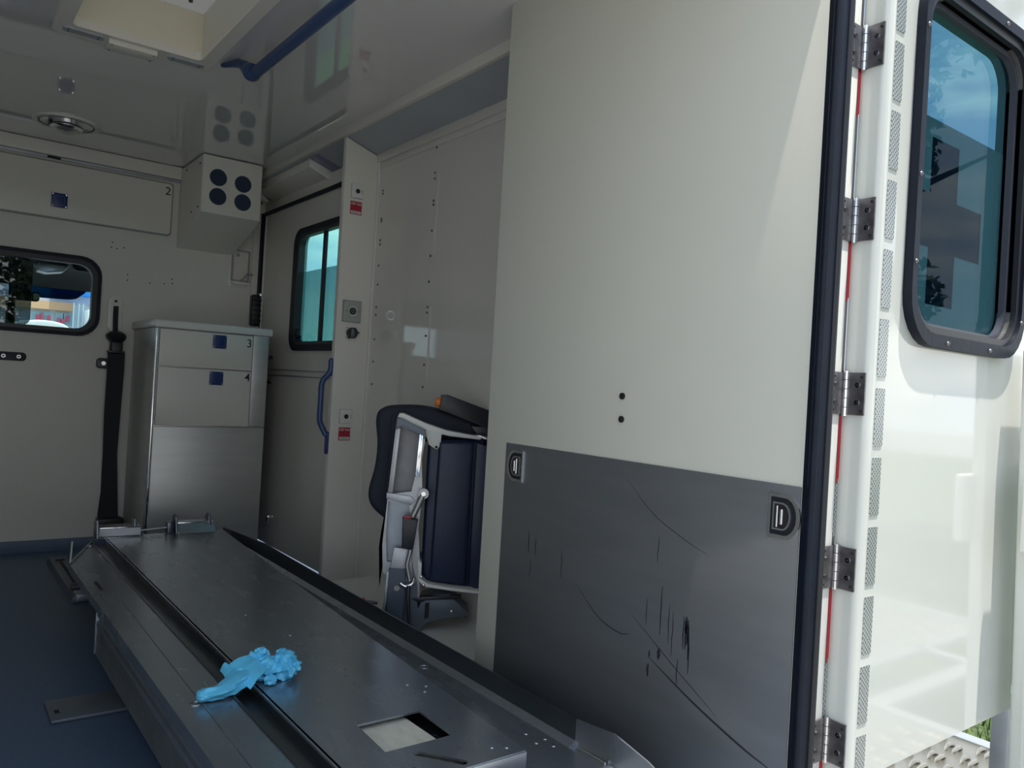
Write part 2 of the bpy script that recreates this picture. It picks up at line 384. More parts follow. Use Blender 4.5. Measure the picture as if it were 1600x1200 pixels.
# ------------------------------------------------------------------ rear door leaf, swung open : inner face at y = .655
YF = .655; k = YF/.64
def DX(x): return x*k
def DZ(z): return .82+(z-.82)*k
DXL, DXR, DZB, DZT = 1.2015, 1.815, DZ(.238), 1.85
inner = rrect(DX(1.284), DX(1.672), DZ(.962), DZ(1.51), .06)
d1 = struct('door_1', holed(B(), [(DXL+.014, DZB), (DXR, DZB), (DXR, DZT), (DXL+.014, DZT)], [inner], 'y', YF, YF+.045), paint)
b = B(); arc = [(DXL+.014-.014*math.sin(a), YF+.014-.014*math.cos(a)) for a in [math.pi/2*i/6 for i in range(7)]]
prism(b, [(DXL+.014, YF+.045)]+arc+[(DXL, YF+.045)], 'z', DZB, DZT); obj('rounded_edge', b, paint, d1)
fr = obj('window_frame', holed(B(), rrect(DX(1.256), DX(1.70), DZ(.928), DZ(1.545), .085), [rrect(DX(1.272), DX(1.684), DZ(.95), DZ(1.525), .072)], 'y', YF-.016, YF+.002), rubber, d1, 'black window frame')
obj('frame_bead', holed(B(), rrect(DX(1.266), DX(1.69), DZ(.940), DZ(1.535), .08), [inner], 'y', YF-.010, YF+.03), black, fr)
obj('inner_bead', holed(B(), rrect(DX(1.278), DX(1.678), DZ(.955), DZ(1.52), .065), [rrect(DX(1.292), DX(1.664), DZ(.970), DZ(1.50), .055)], 'y', YF+.008, YF+.02), mat('smoked_bead', (.06, .065, .085), .35), fr)
for (x, z) in ((1.262, 1.2), (1.262, 1.44), (1.262, 1.06), (1.385, .937), (1.55, .937), (1.68, 1.0), (1.55, 1.534)):
    b = B(); dome(b, (DX(x+.003), YF-.016, DZ(z)), (0, -1, 0), .0042, .003); obj('screw', b, hinge_m, fr)
pane = obj('window_pane', box(B(), DX(1.28), DX(1.68), YF+.024, YF+.028, DZ(.955), DZ(1.52)), glass_door, d1)
obj('frosted_film', sheet([(DX(1.28), DZ(.955)), (DX(1.68), DZ(.955)), (DX(1.68), DZ(1.33)), (DX(1.28), DZ(1.33))], 'y', YF+.0288), film_door, pane)
b = sheet([(DX(a), DZ(c)) for a, c in ((1.386, 1.298), (1.488, 1.298), (1.488, 1.198), (1.589, 1.198), (1.589, 1.103), (1.490, 1.103), (1.490, 1.008), (1.390, 1.008), (1.390, 1.106), (1.318, 1.106), (1.318, 1.202), (1.386, 1.202))], 'y', YF+.0284)
obj('cross_emblem', b, film_cross, pane, 'dark cross shape on the frosted film')
zt = 1.397
first = None
for i in range(14):
    z1 = DZ(1.505-.1087*i); z0 = z1-.0935
    if i == 0:
        b = B(); prism(b, rrect(-.0135, .0135, -.0465, .0465, .003, 3), 'y', -.0006, .0006); first = obj('reflective_tape', b, tapem, d1, local=True, smooth=False); t = first
    else: t = share(first, 'reflective_tape', d1, (0, 0, 0))
    t.location = (DX(1.2045), YF-.0008, (z0+z1)/2)
# hinges
def hinge(z, src=None):
    hx = 1.198; hy = .6975
    b = B(); box(b, 1.163, hx-.002, .6965, .6995, z-.034, z+.034, .0008); lf = obj('hinge_leaf', b, hinge_m, HT)
    b = B(); prism(b, [(hx+.002, .6965), (hx+.0035, .699), (DXL-.0005, .694), (DXL-.0005, .662), (DXL-.0035, .662), (DXL-.0035, .692)], 'z', z-.034, z+.034); lf2 = obj('hinge_leaf', b, hinge_m, HT)
    for j in range(5):
        b = B(); cyl(b, (hx, .694, z-.0295+.0148*j), 'z', .0042, .0138, 12); obj('knuckle', b, chrome, HT)
    for dz_ in (-.014, .014):
        b = B(); cyl(b, (1.172, .6958, z+dz_), 'y', .004, .003, 14); obj('screw', b, hinge_m, lf)
        b = B(); cyl(b, (1.172, .6942, z+dz_), 'y', .0016, .001, 6); obj('screw_slot', b, hole, lf)
        b = B(); cyl(b, (DXL-.0040, .674, z+dz_), 'x', .004, .002, 14); obj('screw', b, chrome, lf2)
        b = B(); cyl(b, (DXL-.0052, .674, z+dz_), 'x', .0016, .001, 6); obj('screw_slot', b, hole, lf2)
    for dz_ in (-.027, .027):
        b = B(); cyl(b, (1.168, .6962, z+dz_), 'y', .0022, .002, 10); obj('rivet', b, hole, lf)
        b = B(); cyl(b, (DXL-.0038, .667, z+dz_), 'x', .0022, .002, 10); obj('rivet', b, hole, lf2)
hn = ['topmost steel hinge of the open rear door, near the top edge of the photo',
      'second steel butt hinge from the top, level with the cross on the door window',
      'middle steel butt hinge, just below the level of the door window',
      'second steel butt hinge from the bottom, just right of the D-shaped chrome recess',
      'lowest steel butt hinge of the open rear door, near the bottom edge of the photo']
for z, lab in zip((1.402, 1.122, .842, .562, .283), hn):
    HT = thing('butt_hinge', lab, 'hinge', (1.198, .694, z), group='hinges of the rear door'); hinge(z)
# red and white strip behind the hinge gap
ws = obj('gap_strip', box(B(), 1.1947, 1.2013, .7005, .7125, -.1, 1.79), mat('gap_grey', (.16, .155, .16), .6), d1, 'grey strip seen through the hinge gap')
for (za, zb_) in ((1.29, 1.37), (.99, 1.09), (.696, .805), (.405, .525), (.0, .25)):
    b = B(); prism(b, [(1.1946, za), (1.2014, za+.008), (1.2014, zb_), (1.1946, zb_)], 'y', .6994, .7004); obj('red_segment', b, redt, ws, 'red tape segment')
for (za, zb_) in ((.61, .695), (.30, .404)):
    b = B(); prism(b, [(1.1946, za), (1.2014, za), (1.2014, zb_), (1.1946, zb_)], 'y', .6994, .7004); obj('silver_segment', b, tapem, ws, 'silver tape segment')

# lock-rod profile at the free edge of the leaf
lp = thing('lock_rod_profile', 'tall white edge profile with a lock cover at the far right of the photo', 'profile', (1.78, .63, .1))
b = B(); prism(b, [(1.745, .06), (1.708, .73), (1.700, .95), (1.86, .95), (1.90, .06)], 'y', .600, .626, .005, 3); obj('profile', b, paint, lp)
b = B(); prism(b, [(1.757, .06), (1.719, .73), (1.7205, .73), (1.7585, .06)], 'y', .5985, .6005); prism(b, [(1.765, .06), (1.727, .73), (1.7285, .73), (1.7665, .06)], 'y', .5985, .6005); obj('groove', b, hole, lp)
b = B(); box(b, 1.672, 1.76, .585, .604, .565, .70, .006, 3); obj('lock_cover', b, white, lp)
b = B(); box(b, 1.70, 1.74, .580, .586, .60, .67, .002); obj('lock_bolt', b, black, lp)
b = B(); cyl(b, (1.752, .598, .375), 'y', .003, .003); obj('rivet', b, chrome, lp)

# wheel arch under the folded seat
def arch():
    b = B(); nx, ny = 10, 22; g = []
    for i in range(nx+1):
        row = []
        for j in range(ny+1):
            x = 1.06+.325*i/nx; y = 1.575+1.17*j/ny
            u = min(1, (x-1.06)/.07); vv = min(1, (2.745-y)/.22)
            z = .10*math.sqrt(max(0, 1-(1-u)**2.4))*math.sqrt(max(0, 1-(1-vv)**2.2))
            row.append(b.verts.new((x, y, z+.001)))
        g.append(row)
    for i in range(nx):
        for j in range(ny): b.faces.new((g[i][j], g[i+1][j], g[i+1][j+1], g[i][j+1]))
    return b
wa = struct('trim_9', arch(), white)

# ================================================================== CEILING FITTINGS
rh = thing('roof_hatch', 'cream framed roof hatch set in the glossy ceiling', 'hatch', (.46, 2.16, H))
b = B(); prism(b, rrect(-.0, 1, 0, 1, .1), 'z', 0, 1); b.free()
b = holed(B(), rrect(.250, .668, 1.80, 2.555, .03), [rrect(.290, .630, 1.86, 2.468, .02)], 'z', H-.022, H+.002)
obj('hatch_frame', b, creamd, rh)
yellowish = mat('aged_cream', (.80, .75, .60), .4)
b = B(); box(b, .287, .633, 2.4685, 2.474, H-.021, H+.119); obj('well_side', b, yellowish, rh, 'yellowed cream side of the hatch well')
b = B(); box(b, .284, .2895, 1.86, 2.47, H-.021, H+.119); obj('well_side', b, creamd, rh)
b = B(); box(b, .6305, .636, 1.86, 2.47, H-.021, H+.119); obj('well_side', b, creamd, rh)
b = B(); box(b, .287, .633, 1.853, 1.8595, H-.021, H+.119); obj('well_side', b, creamd, rh)
lid = obj('hatch_lid', box(B(), .26, .66, 1.82, 2.50, H+.121, H+.126), glass('milky_acrylic', (.3, .3, .3), .0, film=(.36, .36, .35), film_mix=.97), rh, 'milky translucent hatch lid')
b = B(); cyl(b, (.575, 2.40, H+.117), 'z', .006, .008); obj('lid_knob', b, black, rh)
for (x0, x1) in ((.272, .375), (.545, .648)):
    vb = obj('vent_strip', prism(B(), rrect(x0, x1, 2.487, 2.517, .012), 'z', H-.0265, H-.021), mat('vent_grey', (.36, .39, .42), .5), rh, 'grey slotted strip with screws')
    for sx in (x0+.014, x1-.014):
        for sy in (2.493, 2.511):
            b = B(); cyl(b, (sx, sy, H-.0270), 'z', .0022, .002, 10); obj('screw', b, black, vb)
cv = obj('switch_cover', box(B(), .385, .515, 2.488, 2.550, H-.036, H-.02, .004), creamd, rh, 'raised cream cover plate')
for sx, sy in ((.395, 2.495), (.505, 2.495), (.395, 2.543), (.505, 2.543)):
    b = B(); cyl(b, (sx, sy, H-.0365), 'z', .002, .002, 10); obj('screw', b, black, cv)

rf = thing('ceiling_ventilator', 'round chrome ventilator with a white ring in the ceiling near the cab', 'ventilator', (.425, 3.56, H))
b = holed(B(), circle(.422, 3.565, .118, 40), [circle(.422, 3.565, .098, 40)], 'z', H-.008, H+.001); obj('outer_ring', b, white, rf)
b = B(); tube(b, [(.422, 3.565, H-.001), (.422, 3.565, H-.006)], [.097, .092], 40); obj('dish', b, ceilm, rf)
b = holed(B(), circle(.422, 3.565, .0985, 40), [circle(.422, 3.565, .0955, 40)], 'z', H-.0088, H-.0075); obj('ring_groove', b, hole, rf)
b = B(); tube(b, [(.422, 3.565, H-.006), (.422, 3.565, H-.022), (.422, 3.565, H-.030)], [.060, .060, .045], 32); obj('chrome_knob', b, chrome, rf)
b = B(); tube(b, [(.422, 3.565, H-.029), (.422, 3.565, H-.040)], [.047, .030], 32); obj('vent_cap', b, alu, rf)
b = B(); box(b, .358, .366, 3.54, 3.56, H-.026, H-.006, .002); obj('stop_tab', b, black, rf)

rl = thing('grab_rail', 'long blue grab rail hanging below the ceiling right of the hatch', 'rail', (.75, 1.6, H))
b = B(); tube(b, [(.748, 2.335, H-.062), (.752, .85, H-.062)], .0165, 18); obj('rail_tube', b, bluerail, rl)
for y, s in ((2.335, 1), (.86, -1)):
    b = B(); tube(b, bez([(.748, y-.03*s, H-.060), (.746, y, H-.062), (.742, y+.035*s, H-.045), (.728, y+.08*s, H-.016), (.700, y+.16*s, H-.006)], 5), [.018]*6+[.024, .026, .026, .024, .022, .020, .018, .016, .014, .013, .012, .010, .009, .008, .006][:15], 14)
    obj('end_bracket', b, bluerail, rl)

lb = thing('cornice_light', 'cream boxed lamp housing with a white end cap under the cornice by the side door', 'lamp', (1.31, 3.5, 1.70))
b = B(); prism(b, [(1.262, 1.722), (1.372, 1.686), (1.366, 1.664), (1.345, 1.662), (1.265, 1.690)], 'y', 3.17, 3.80, .003); obj('housing', b, creamd, lb)
b = B(); prism(b, [(1.258, 1.724), (1.376, 1.686), (1.370, 1.655), (1.343, 1.653), (1.258, 1.688)], 'y', 3.150, 3.168, .004); obj('end_cap', b, white, lb, 'bright white end cap')
b = B(); prism(b, [(1.258, 1.7255), (1.372, 1.688), (1.372, 1.682), (1.258, 1.7195)], 'y', 3.07, 3.149, .001); obj('recess_shade', b, mat('shade_violet', (.22, .22, .33), .2), lb, 'violet grey strip coloured as recess shade')  # flat strip whose violet colour stands for shade in the recess
cb = thing('corner_bracket', 'small white triangular bracket in the upper corner beside the vent box', 'bracket', (1.27, 3.86, 1.68))
b = B(); prism(b, [(1.262, 1.725), (1.262, 1.675), (1.325, 1.655), (1.335, 1.665)], 'y', 3.83, 3.86, .003); obj('bracket_plate', b, white, cb)
b = B(); box(b, 1.24, 1.30, 3.82, 3.86, 1.640, 1.650, .002); obj('slot_strip', b, black, cb)
for x, z in ((1.275, 1.69), (1.29, 1.678)):
    b = B(); cyl(b, (x, 3.829, z), 'y', .003, .003, 10); obj('screw', b, black, cb)

# ================================================================== FRONT WALL FITTINGS
def blue_plate(x, y, z, lab, s=.031, par=None):
    t = thing('finger_latch', lab, 'latch', (x, y, z), group='blue square latches')
    obj('latch_plate', box(B(), x-s, x+s, y-.004, y, z-s, z+s, .002), blueplate, t)
    pc = holed(B(), rrect(x-s*.72, x+s*.72, z-s*.72, z+s*.72, s*.3), [rrect(x-s*.6, x+s*.6, z-s*.6, z+s*.6, s*.25)], 'y', y-.0052, y-.0038); obj('latch_rim', pc, bluerail, t)
    for a in (-1, 1):
        for c in (-1, 1):
            b = B(); cyl(b, (x+a*s*.82, y-.0045, z+c*s*.82), 'y', .0035, .002, 10); obj('screw', b, chrome, t)
    return t
oc = thing('overhead_locker', 'wide cream overhead locker numbered 2 above the cab window', 'cabinet', (.3, FW, 1.45))
obj('locker_door', prism(B(), rrect(-.60, .908, 1.438, 1.672, .014), 'y', FW-.018, FW-.001, .003), creamd, oc)
obj('door_edge', holed(B(), rrect(-.605, .914, 1.432, 1.678, .016), [rrect(-.60, .908, 1.438, 1.672, .014)], 'y', FW-.012, FW-.001), mat('edge_grey', (.30, .30, .28), .5), oc)
obj('pelmet', box(B(), -.78, .945, FW-.022, FW-.0005, 1.700, H-.002, .004), creamd, oc)
obj('shadow_slot', box(B(), -.78, .944, FW-.010, FW-.0005, 1.688, 1.699), alud, oc)
obj('number_plate', box(B(), .40, .45, FW-.013, FW-.010, 1.688, 1.697), rubber, oc)
text('number', '2', .052, facing_rear(.889, FW-.0185, 1.636), ink, oc, 'black number 2', bold=.0003)
blue_plate(.453, FW-.018, 1.512, 'blue square finger latch on the overhead locker numbered 2')

vb = thing('speaker_box', 'cream corner air vent box with four dark round openings under the ceiling', 'vent box', (1.08, FW, 1.4))
yb = 3.56
b = B()
P8 = [(FW, 1.755), (yb+.004, 1.755), (yb, 1.505), (yb+.07, 1.475), (FW, 1.385)]
prism(b, P8, 'x', .943, 1.205, .006, 3); obj('box_body', b, creamd, vb)
for (x, z) in ((1.010, 1.663), (1.118, 1.655), (1.012, 1.580), (1.121, 1.574)):
    b = B(); cyl(b, (x, yb-.0005, z), 'y', .038, .006, 32); o = obj('vent_opening', b, mat('vent_blue', (.02, .035, .075), .7), vb)
    b = holed(B(), circle(x, z, .0395, 32), [circle(x, z, .037, 32)], 'y', yb-.004, yb+.003); obj('vent_rim', b, creamd, o)
for (y, z) in ((3.60, 1.72), (3.60, 1.53), (3.82, 1.73), (3.70, 1.52)):
    b = B(); cyl(b, (.942, y, z), 'x', .004, .003, 10); obj('screw', b, hole, vb)

hd = thing('dispenser_bracket', 'grey clear plastic holder with a wire clip on the wall below the vent box', 'holder', (1.25, FW, 1.24))
obj('back_plate', prism(B(), rrect(1.185, 1.29, 1.235, 1.43, .012), 'y', FW-.006, FW, .002), creamd, hd)
obj('holder_rim', holed(B(), rrect(1.200, 1.285, 1.262, 1.415, .006), [rrect(1.204, 1.281, 1.268, 1.411, .005)], 'y', FW-.022, FW-.005), mat('clear_grey', (.36, .37, .36), .2), hd)
obj('holder_tray', box(B(), 1.200, 1.287, FW-.035, FW-.005, 1.245, 1.262, .004), white, hd)
b = B(); tube(b, bez([(1.24, FW-.03, 1.265), (1.262, FW-.034, 1.285), (1.27, FW-.034, 1.30), (1.292, FW-.034, 1.302), (1.30, FW-.03, 1.298)], 4), .003, 8); obj('wire_clip', b, alud, hd)
b = B(); box(b, 1.222, 1.238, FW-.008, FW-.004, 1.385, 1.400); obj('small_tab', b, alud, hd)

bp = thing('black_cover', 'black ribbed plastic cover in the corner above the steel cabinet', 'cover', (1.335, FW, 1.05))
obj('cover_body', box(B(), 1.298, 1.343, FW-.05, FW-.005, 1.05, 1.205, .010, 3), black, bp)
for i in range(5): obj('rib', box(B(), 1.296, 1.345, FW-.052, FW-.048, 1.075+.025*i, 1.080+.025*i, .001), rubber, bp)
b = B(); box(b, 1.335, 1.346, FW-.052, FW-.02, 1.198, 1.215, .002); obj('metal_clip', b, chrome, bp)

bl = thing('seat_belt', 'black seat belt hanging from a slotted cream plate beside the cab window', 'seat belt', (.70, FW, .12))
obj('anchor_plate', prism(B(), rrect(.668, .730, .965, 1.132, .030), 'y', FW-.010, FW, .003), creamd, bl)
obj('anchor_recess', prism(B(), rrect(.684, .714, .98, 1.118, .014), 'y', FW-.0115, FW-.0095), white, bl)
b = B(); cyl(b, (.699, FW-.0125, 1.105), 'y', .006, .003); obj('anchor_hole', b, hole, bl)
b = B(); tube(b, bez([(.700, FW-.014, 1.082), (.700, FW-.018, 1.03), (.701, FW-.02, .985), (.702, FW-.03, .93)], 6), .0105, 12); obj('slide_strap', b, webbing, bl)
b = B(); tube(b, [(.705, FW-.03, .968), (.705, FW-.03, .958), (.705, FW-.03, .945), (.705, FW-.03, .930), (.705, FW-.03, .918)], [.022, .038, .043, .036, .020], 22); obj('guide_cap', b, black, bl)
obj('guide_body', box(B(), .682, .732, FW-.05, FW-.008, .868, .925, .008, 3), black, bl)
obj('guide_flange', box(B(), .672, .740, FW-.052, FW-.006, .872, .882, .003), black, bl)
b = B(); prism(b, rrect(.634, .742, .800, .845, .014), 'y', FW-.028, FW-.002, .004); br = obj('belt_bracket', b, black, bl)
b = B(); cyl(b, (.661, FW-.029, .823), 'y', .009, .004); obj('bolt', b, chrome, br)
b = B(); stp = [(.710, .034, .875), (.709, .034, .80), (.706, .032, .60), (.708, .028, .42), (.716, .033, .25), (.716, .040, .15), (.716, .042, .10)]
vsl = []
for i, (x, hw, z) in enumerate(stp):
    yy = FW-.034-.012*math.sin(i)
    vsl.append([b.verts.new((x-hw, yy+.008, z)), b.verts.new((x+hw, yy-.004, z)), b.verts.new((x+hw, yy, z)), b.verts.new((x-hw, yy+.012, z))])
for i in range(len(vsl)-1):
    for j in range(4): b.faces.new((vsl[i][j], vsl[i][(j+1) % 4], vsl[i+1][(j+1) % 4], vsl[i+1][j]))
b.faces.new(vsl[0]); b.faces.new(vsl[-1][::-1]); bmesh.ops.recalc_face_normals(b, faces=b.faces)
obj('belt_strap', b, webbing, bl)
obj('reel_housing', box(B(), .665, .775, FW-.06, FW-.004, .06, .135, .012, 3), black, bl)

bar = thing('wall_bracket', 'short black flat bar with two bolts below the left part of the cab window', 'bracket', (.3, FW, .83))
bar_o = obj('flat_bar', prism(B(), rrect(.16, .368, .812, .848, .015), 'y', FW-.010, FW, .003), black, bar)
for x in (.285, .340):
    b = B(); cyl(b, (x, FW-.012, .830), 'y', .008, .006, 16); s = obj('bolt', b, alu, bar)
    b = B(); cyl(b, (x, FW-.0155, .830), 'y', .004, .001, 6); obj('bolt_socket', b, hole, s)
# empty screw holes left in the walls
b = B()
for (x, z) in ((.668, 1.345), (.672, 1.368), (.692, 1.342), (.720, 1.350), (.742, 1.232), (.742, 1.206), (.838, 1.205), (.932, 1.235), (.935, 1.215), (.90, 1.21)):
    cyl(b, (x, FW-.0006, z), 'y', .003, .0014, 8)
sh = obj('screw_holes', b, hole, bpy.data.objects['wall_front']); sh['kind'] = 'stuff'
wr = bpy.data.objects['wall_right']
for z in (1.542, 1.53, 1.434, 1.425, 1.352, 1.336, 1.255, 1.182, 1.096, 1.067, .974, .888, .803):
    b = B(); cyl(b, (XR-.001, 2.722, z), 'x', .0042, .004, 10); obj('screw', b, hinge_m, wr)
for z in (1.628, 1.541, 1.521, 1.445, 1.431, 1.342, 1.255, 1.166, 1.079, 1.06, .98, .881, .804):
    b = B(); cyl(b, (XR-.001, 2.342, z), 'x', .0042, .004, 10); obj('screw', b, hinge_m, wr)
for (z0, z1) in ((1.255, 1.54), (.80, 1.08)):
    obj('mounting_rail', box(B(), XR-.003, XR, 2.318, 2.324, z0, z1, .001), cream, wr)
obj('cover_strip', box(B(), XR-.004, XR, 1.9, 2.765, 1.632, 1.655, .001), cream, wr)
obj('seam_strip', box(B(), XR-.003, XR, 1.895, 1.905, .1, 1.655, .001), cream, wr)

# ================================================================== STEEL CABINET
cx0, cx1, cy0, cy1 = .782, 1.255, 3.50, 3.925
ca = thing('steel_cabinet', 'tall steel cabinet with two cream fronts numbered 3 and 4 against the front wall', 'cabinet', ((cx0+cx1)/2, 3.7, 0))
steelv = mat('cabinet_steel', (.60, .60, .58), .46, metal=.7, noise_amt=.05, noise_scale=4, bump=.02, bump_scale=50, stretch=(1, 1, 8), rvar=.04)
obj('cabinet_body', box(B(), cx0, cx1, cy0, cy1, .0, .985, .003), steelv, ca)
obj('lower_front', box(B(), cx0+.008, cx1, cy0-.010, cy0, .02, .574, .002), steelv, ca)
obj('side_front', box(B(), 1.184, cx1, cy0-.010, cy0, .580, .985, .002), steelv, ca)
obj('corner_strip', box(B(), cx0-.004, cx0+.008, cy0-.014, cy0+.012, 0, .985, .004, 3), chrome, ca)
obj('cabinet_top', box(B(), cx0-.012, cx1+.012, cy0-.02, cy1, .985, 1.018, .006, 3), white, ca)
for (z0, z1, nm, zn, zp) in ((.826, .980, '3', .945, .945), (.580, .822, '4', .795, .788)):
    dr = obj('drawer_front', box(B(), cx0+.012, 1.180, cy0-.016, cy0, z0, z1, .002), creamd, ca)
    text('number', nm, .050, facing_rear(1.164, cy0-.0165, zn), ink, dr, 'black number '+nm, bold=.0003)
blue_plate(1.036, cy0-.016, .944, 'upper blue square latch on the steel cabinet, beside the number 3', .029)
blue_plate(1.030, cy0-.016, .786, 'lower blue square latch on the steel cabinet, beside the number 4', .029)

# ================================================================== BULKHEAD FITTINGS
def socket(x, z, lab, s=.024):
    t = thing('power_socket', lab, 'socket', (x, 2.77, z), group='white power sockets')
    obj('socket_plate', box(B(), x-s, x+s, 2.764, 2.7705, z-s*1.1, z+s*1.1, .0015), white, t)
    obj('plate_joint', holed(B(), rrect(x-s*1.04, x+s*1.04, z-s*1.14, z+s*1.14, .002, 2), [rrect(x-s*.99, x+s*.99, z-s*1.09, z+s*1.09, .002, 2)], 'y', 2.768, 2.7705), alud, t)
    obj('socket_ring', holed(B(), circle(x, z, .0185), [circle(x, z, .0170)], 'y', 2.7635, 2.7645), cream, t)
    b = B(); cyl(b, (x, 2.7635, z), 'y', .0088, .003, 20); obj('socket_hole', b, hole, t)
    b = B(); box(b, x+.0185, x+.0195, 2.7632, 2.7642, z-.007, z+.007); obj('hinge_mark', b, hole, t)
socket(1.300, 1.530, 'upper white socket with a dark round hole near the top of the bulkhead')
socket(1.3065, .674, 'lower white socket with a dark round hole beside the blue handle')
def vlabel(x, z, lab, s=.0235):
    t = thing('voltage_label', lab, 'label', (x, 2.77, z), group='red voltage labels')
    obj('label_border', box(B(), x-s*1.15, x+s*1.15, 2.768, 2.7705, z-s*1.22, z+s*1.22, .0008), white, t)
    obj('label_face', box(B(), x-s, x+s, 2.7672, 2.7682, z-s*1.05, z+s*1.05), red, t)
    text('label_text', '230 Volt', .0125, facing_rear(x, 2.7668, z+s*.66), white, t, 'white lettering 230 Volt', bold=.0001)
    lb_ = obj('label_band', prism(B(), rrect(x-s*.86, x+s*.86, z-s*.92, z-s*.50, .002, 3), 'y', 2.7664, 2.7671), white, t)
    b = B()
    for i in range(9): box(b, x-s*.62+s*.14*i, x-s*.62+s*.14*i+.0018, 2.7660, 2.7665, z-s*(.82-.06*(i % 2)), z-s*.62)
    obj('band_print', b, ink, lb_)
vlabel(1.2975, 1.466, 'upper red voltage label below the upper white socket')
vlabel(1.3045, .608, 'lower red voltage label below the lower white socket')
rk = thing('rotary_control', 'grey square plate with a round chrome-ringed dial on the bulkhead', 'switch', (1.305, 2.77, 1.075))
obj('control_plate', box(B(), 1.271, 1.341, 2.762, 2.7705, 1.035, 1.112, .002), mat('plate_greengrey', (.42, .45, .40), .35), rk)
obj('plate_outline', holed(B(), rrect(1.268, 1.344, 1.032, 1.115, .002, 2), [rrect(1.272, 1.340, 1.036, 1.111, .002, 2)], 'y', 2.7665, 2.7705), alud, rk)
b = B(); tube(b, [(1.305, 2.763, 1.074), (1.305, 2.757, 1.074)], [.0215, .019], 28); obj('dial_ring', b, chrome, rk)
b = B(); cyl(b, (1.305, 2.757, 1.074), 'y', .0135, .006, 24); kb = obj('dial', b, black, rk)
for i in range(7):
    a = i*math.pi*2/6; rr = 0 if i == 6 else .007
    b = B(); cyl(b, (1.305+rr*math.cos(a), 2.7535, 1.074+rr*math.sin(a)), 'y', .0013, .001, 8); obj('contact_pin', b, chrome, kb)
for x in (1.279, 1.331):
    b = B(); cyl(b, (x, 2.7615, 1.074), 'y', .002, .002, 8); obj('screw', b, black, rk)
cs = thing('round_connector', 'black round capped connector just below the grey square dial plate', 'connector', (1.309, 2.77, .992))
b = B(); cyl(b, (1.309, 2.762, .992), 'y', .0205, .018, 28); obj('connector_cap', b, black, cs)
b = B(); box(b, 1.303, 1.307, 2.751, 2.756, .976, 1.008, .001); box(b, 1.311, 1.313, 2.751, 2.756, .978, 1.006, .001); obj('cap_ridge', b, alud, cs)
b = B(); tube(b, [(1.325, 2.762, .992), (1.338, 2.762, .996)], [.005, .003], 10); obj('pull_tab', b, black, cs)
b = B(); tube(b, [(1.298, 2.762, .975), (1.295, 2.764, .970)], [.005, .003], 10); obj('pull_tab', b, black, cs)
for x, z in ((1.291, 1.012), (1.328, 1.011), (1.290, .974), (1.328, .973)):
    b = B(); cyl(b, (x, 2.7695, z), 'y', .0018, .002, 8); obj('screw', b, black, cs)
gh = thing('bulkhead_handle', 'blue bowed grab handle on the free edge of the bulkhead', 'handle', (1.247, 2.79, .72))
b = B(); tube(b, bez([(1.243, 2.786, .885), (1.240, 2.786, .840), (1.218, 2.80, .800), (1.216, 2.80, .735), (1.216, 2.80, .665), (1.222, 2.80, .640), (1.240, 2.788, .600)], 7), .0105, 16); obj('handle_bow', b, bluerail, gh)
obj('mounting_foot', box(B(), 1.238, 1.2475, 2.776, 2.798, .825, .892, .004), blueplate, gh)
obj('mounting_foot', box(B(), 1.238, 1.2475, 2.776, 2.798, .530, .615, .004), blueplate, gh)

# ================================================================== RECESSED D RINGS
def dshape(cy, cz, hy, hz, d, n=10):
    """D outline in (y,z), round side towards d (-1 = rear)"""
    flat = cy-d*hy; out = [(flat, cz-hz), (cy+d*hy*.1, cz-hz)]
    for i in range(1, n): 
        a = -math.pi/2+math.pi*i/n
        out.append((cy+d*hy*.1+d*hy*.9*math.cos(a), cz+hz*math.sin(a)))
    out += [(cy+d*hy*.1, cz+hz), (flat, cz+hz)]
    return out
def dring(cy, cz, d, lab):
    t = thing('tie_down_recess', lab, 'recess handle', (XP, cy, cz), group='chrome D-shaped recesses on the kick plate')
    a = XP-.0025
    o1 = dshape(cy, cz, .029, .036, d); i1 = dshape(cy-d*.0015, cz, .0235, .030, d)
    obj('outer_rim', holed(B(), o1, [i1], 'x', a-.0024, a), chrome, t)
    obj('dish', prism(B(), i1, 'x', a-.0022, a-.0002), black, t)
    i2 = dshape(cy-d*.004, cz, .0165, .0225, d); i3 = dshape(cy-d*.004, cz, .0135, .0195, d)
    obj('inner_rim', holed(B(), i2, [i3], 'x', a-.0036, a-.002), chrome, t)
    obj('ring_well', prism(B(), i3, 'x', a-.003, a-.002), hole, t)
    b = B(); tube(b, [(a-.005, cy-d*.011, cz-.017), (a-.005, cy-d*.011, cz+.017)], .0022, 10); obj('hinge_pin', b, chrome, t)
    b = B(); tube(b, [(a-.0045, cy-d*.003, cz-.012), (a-.0045, cy-d*.003, cz+.012)], .003, 10); obj('ring_bar', b, chrome, t)
dring(.7385, .639, -1, 'D-shaped chrome recess at the right end of the steel kick plate')
dring(1.452, .640, 1, 'D-shaped chrome recess at the left end of the steel kick plate')

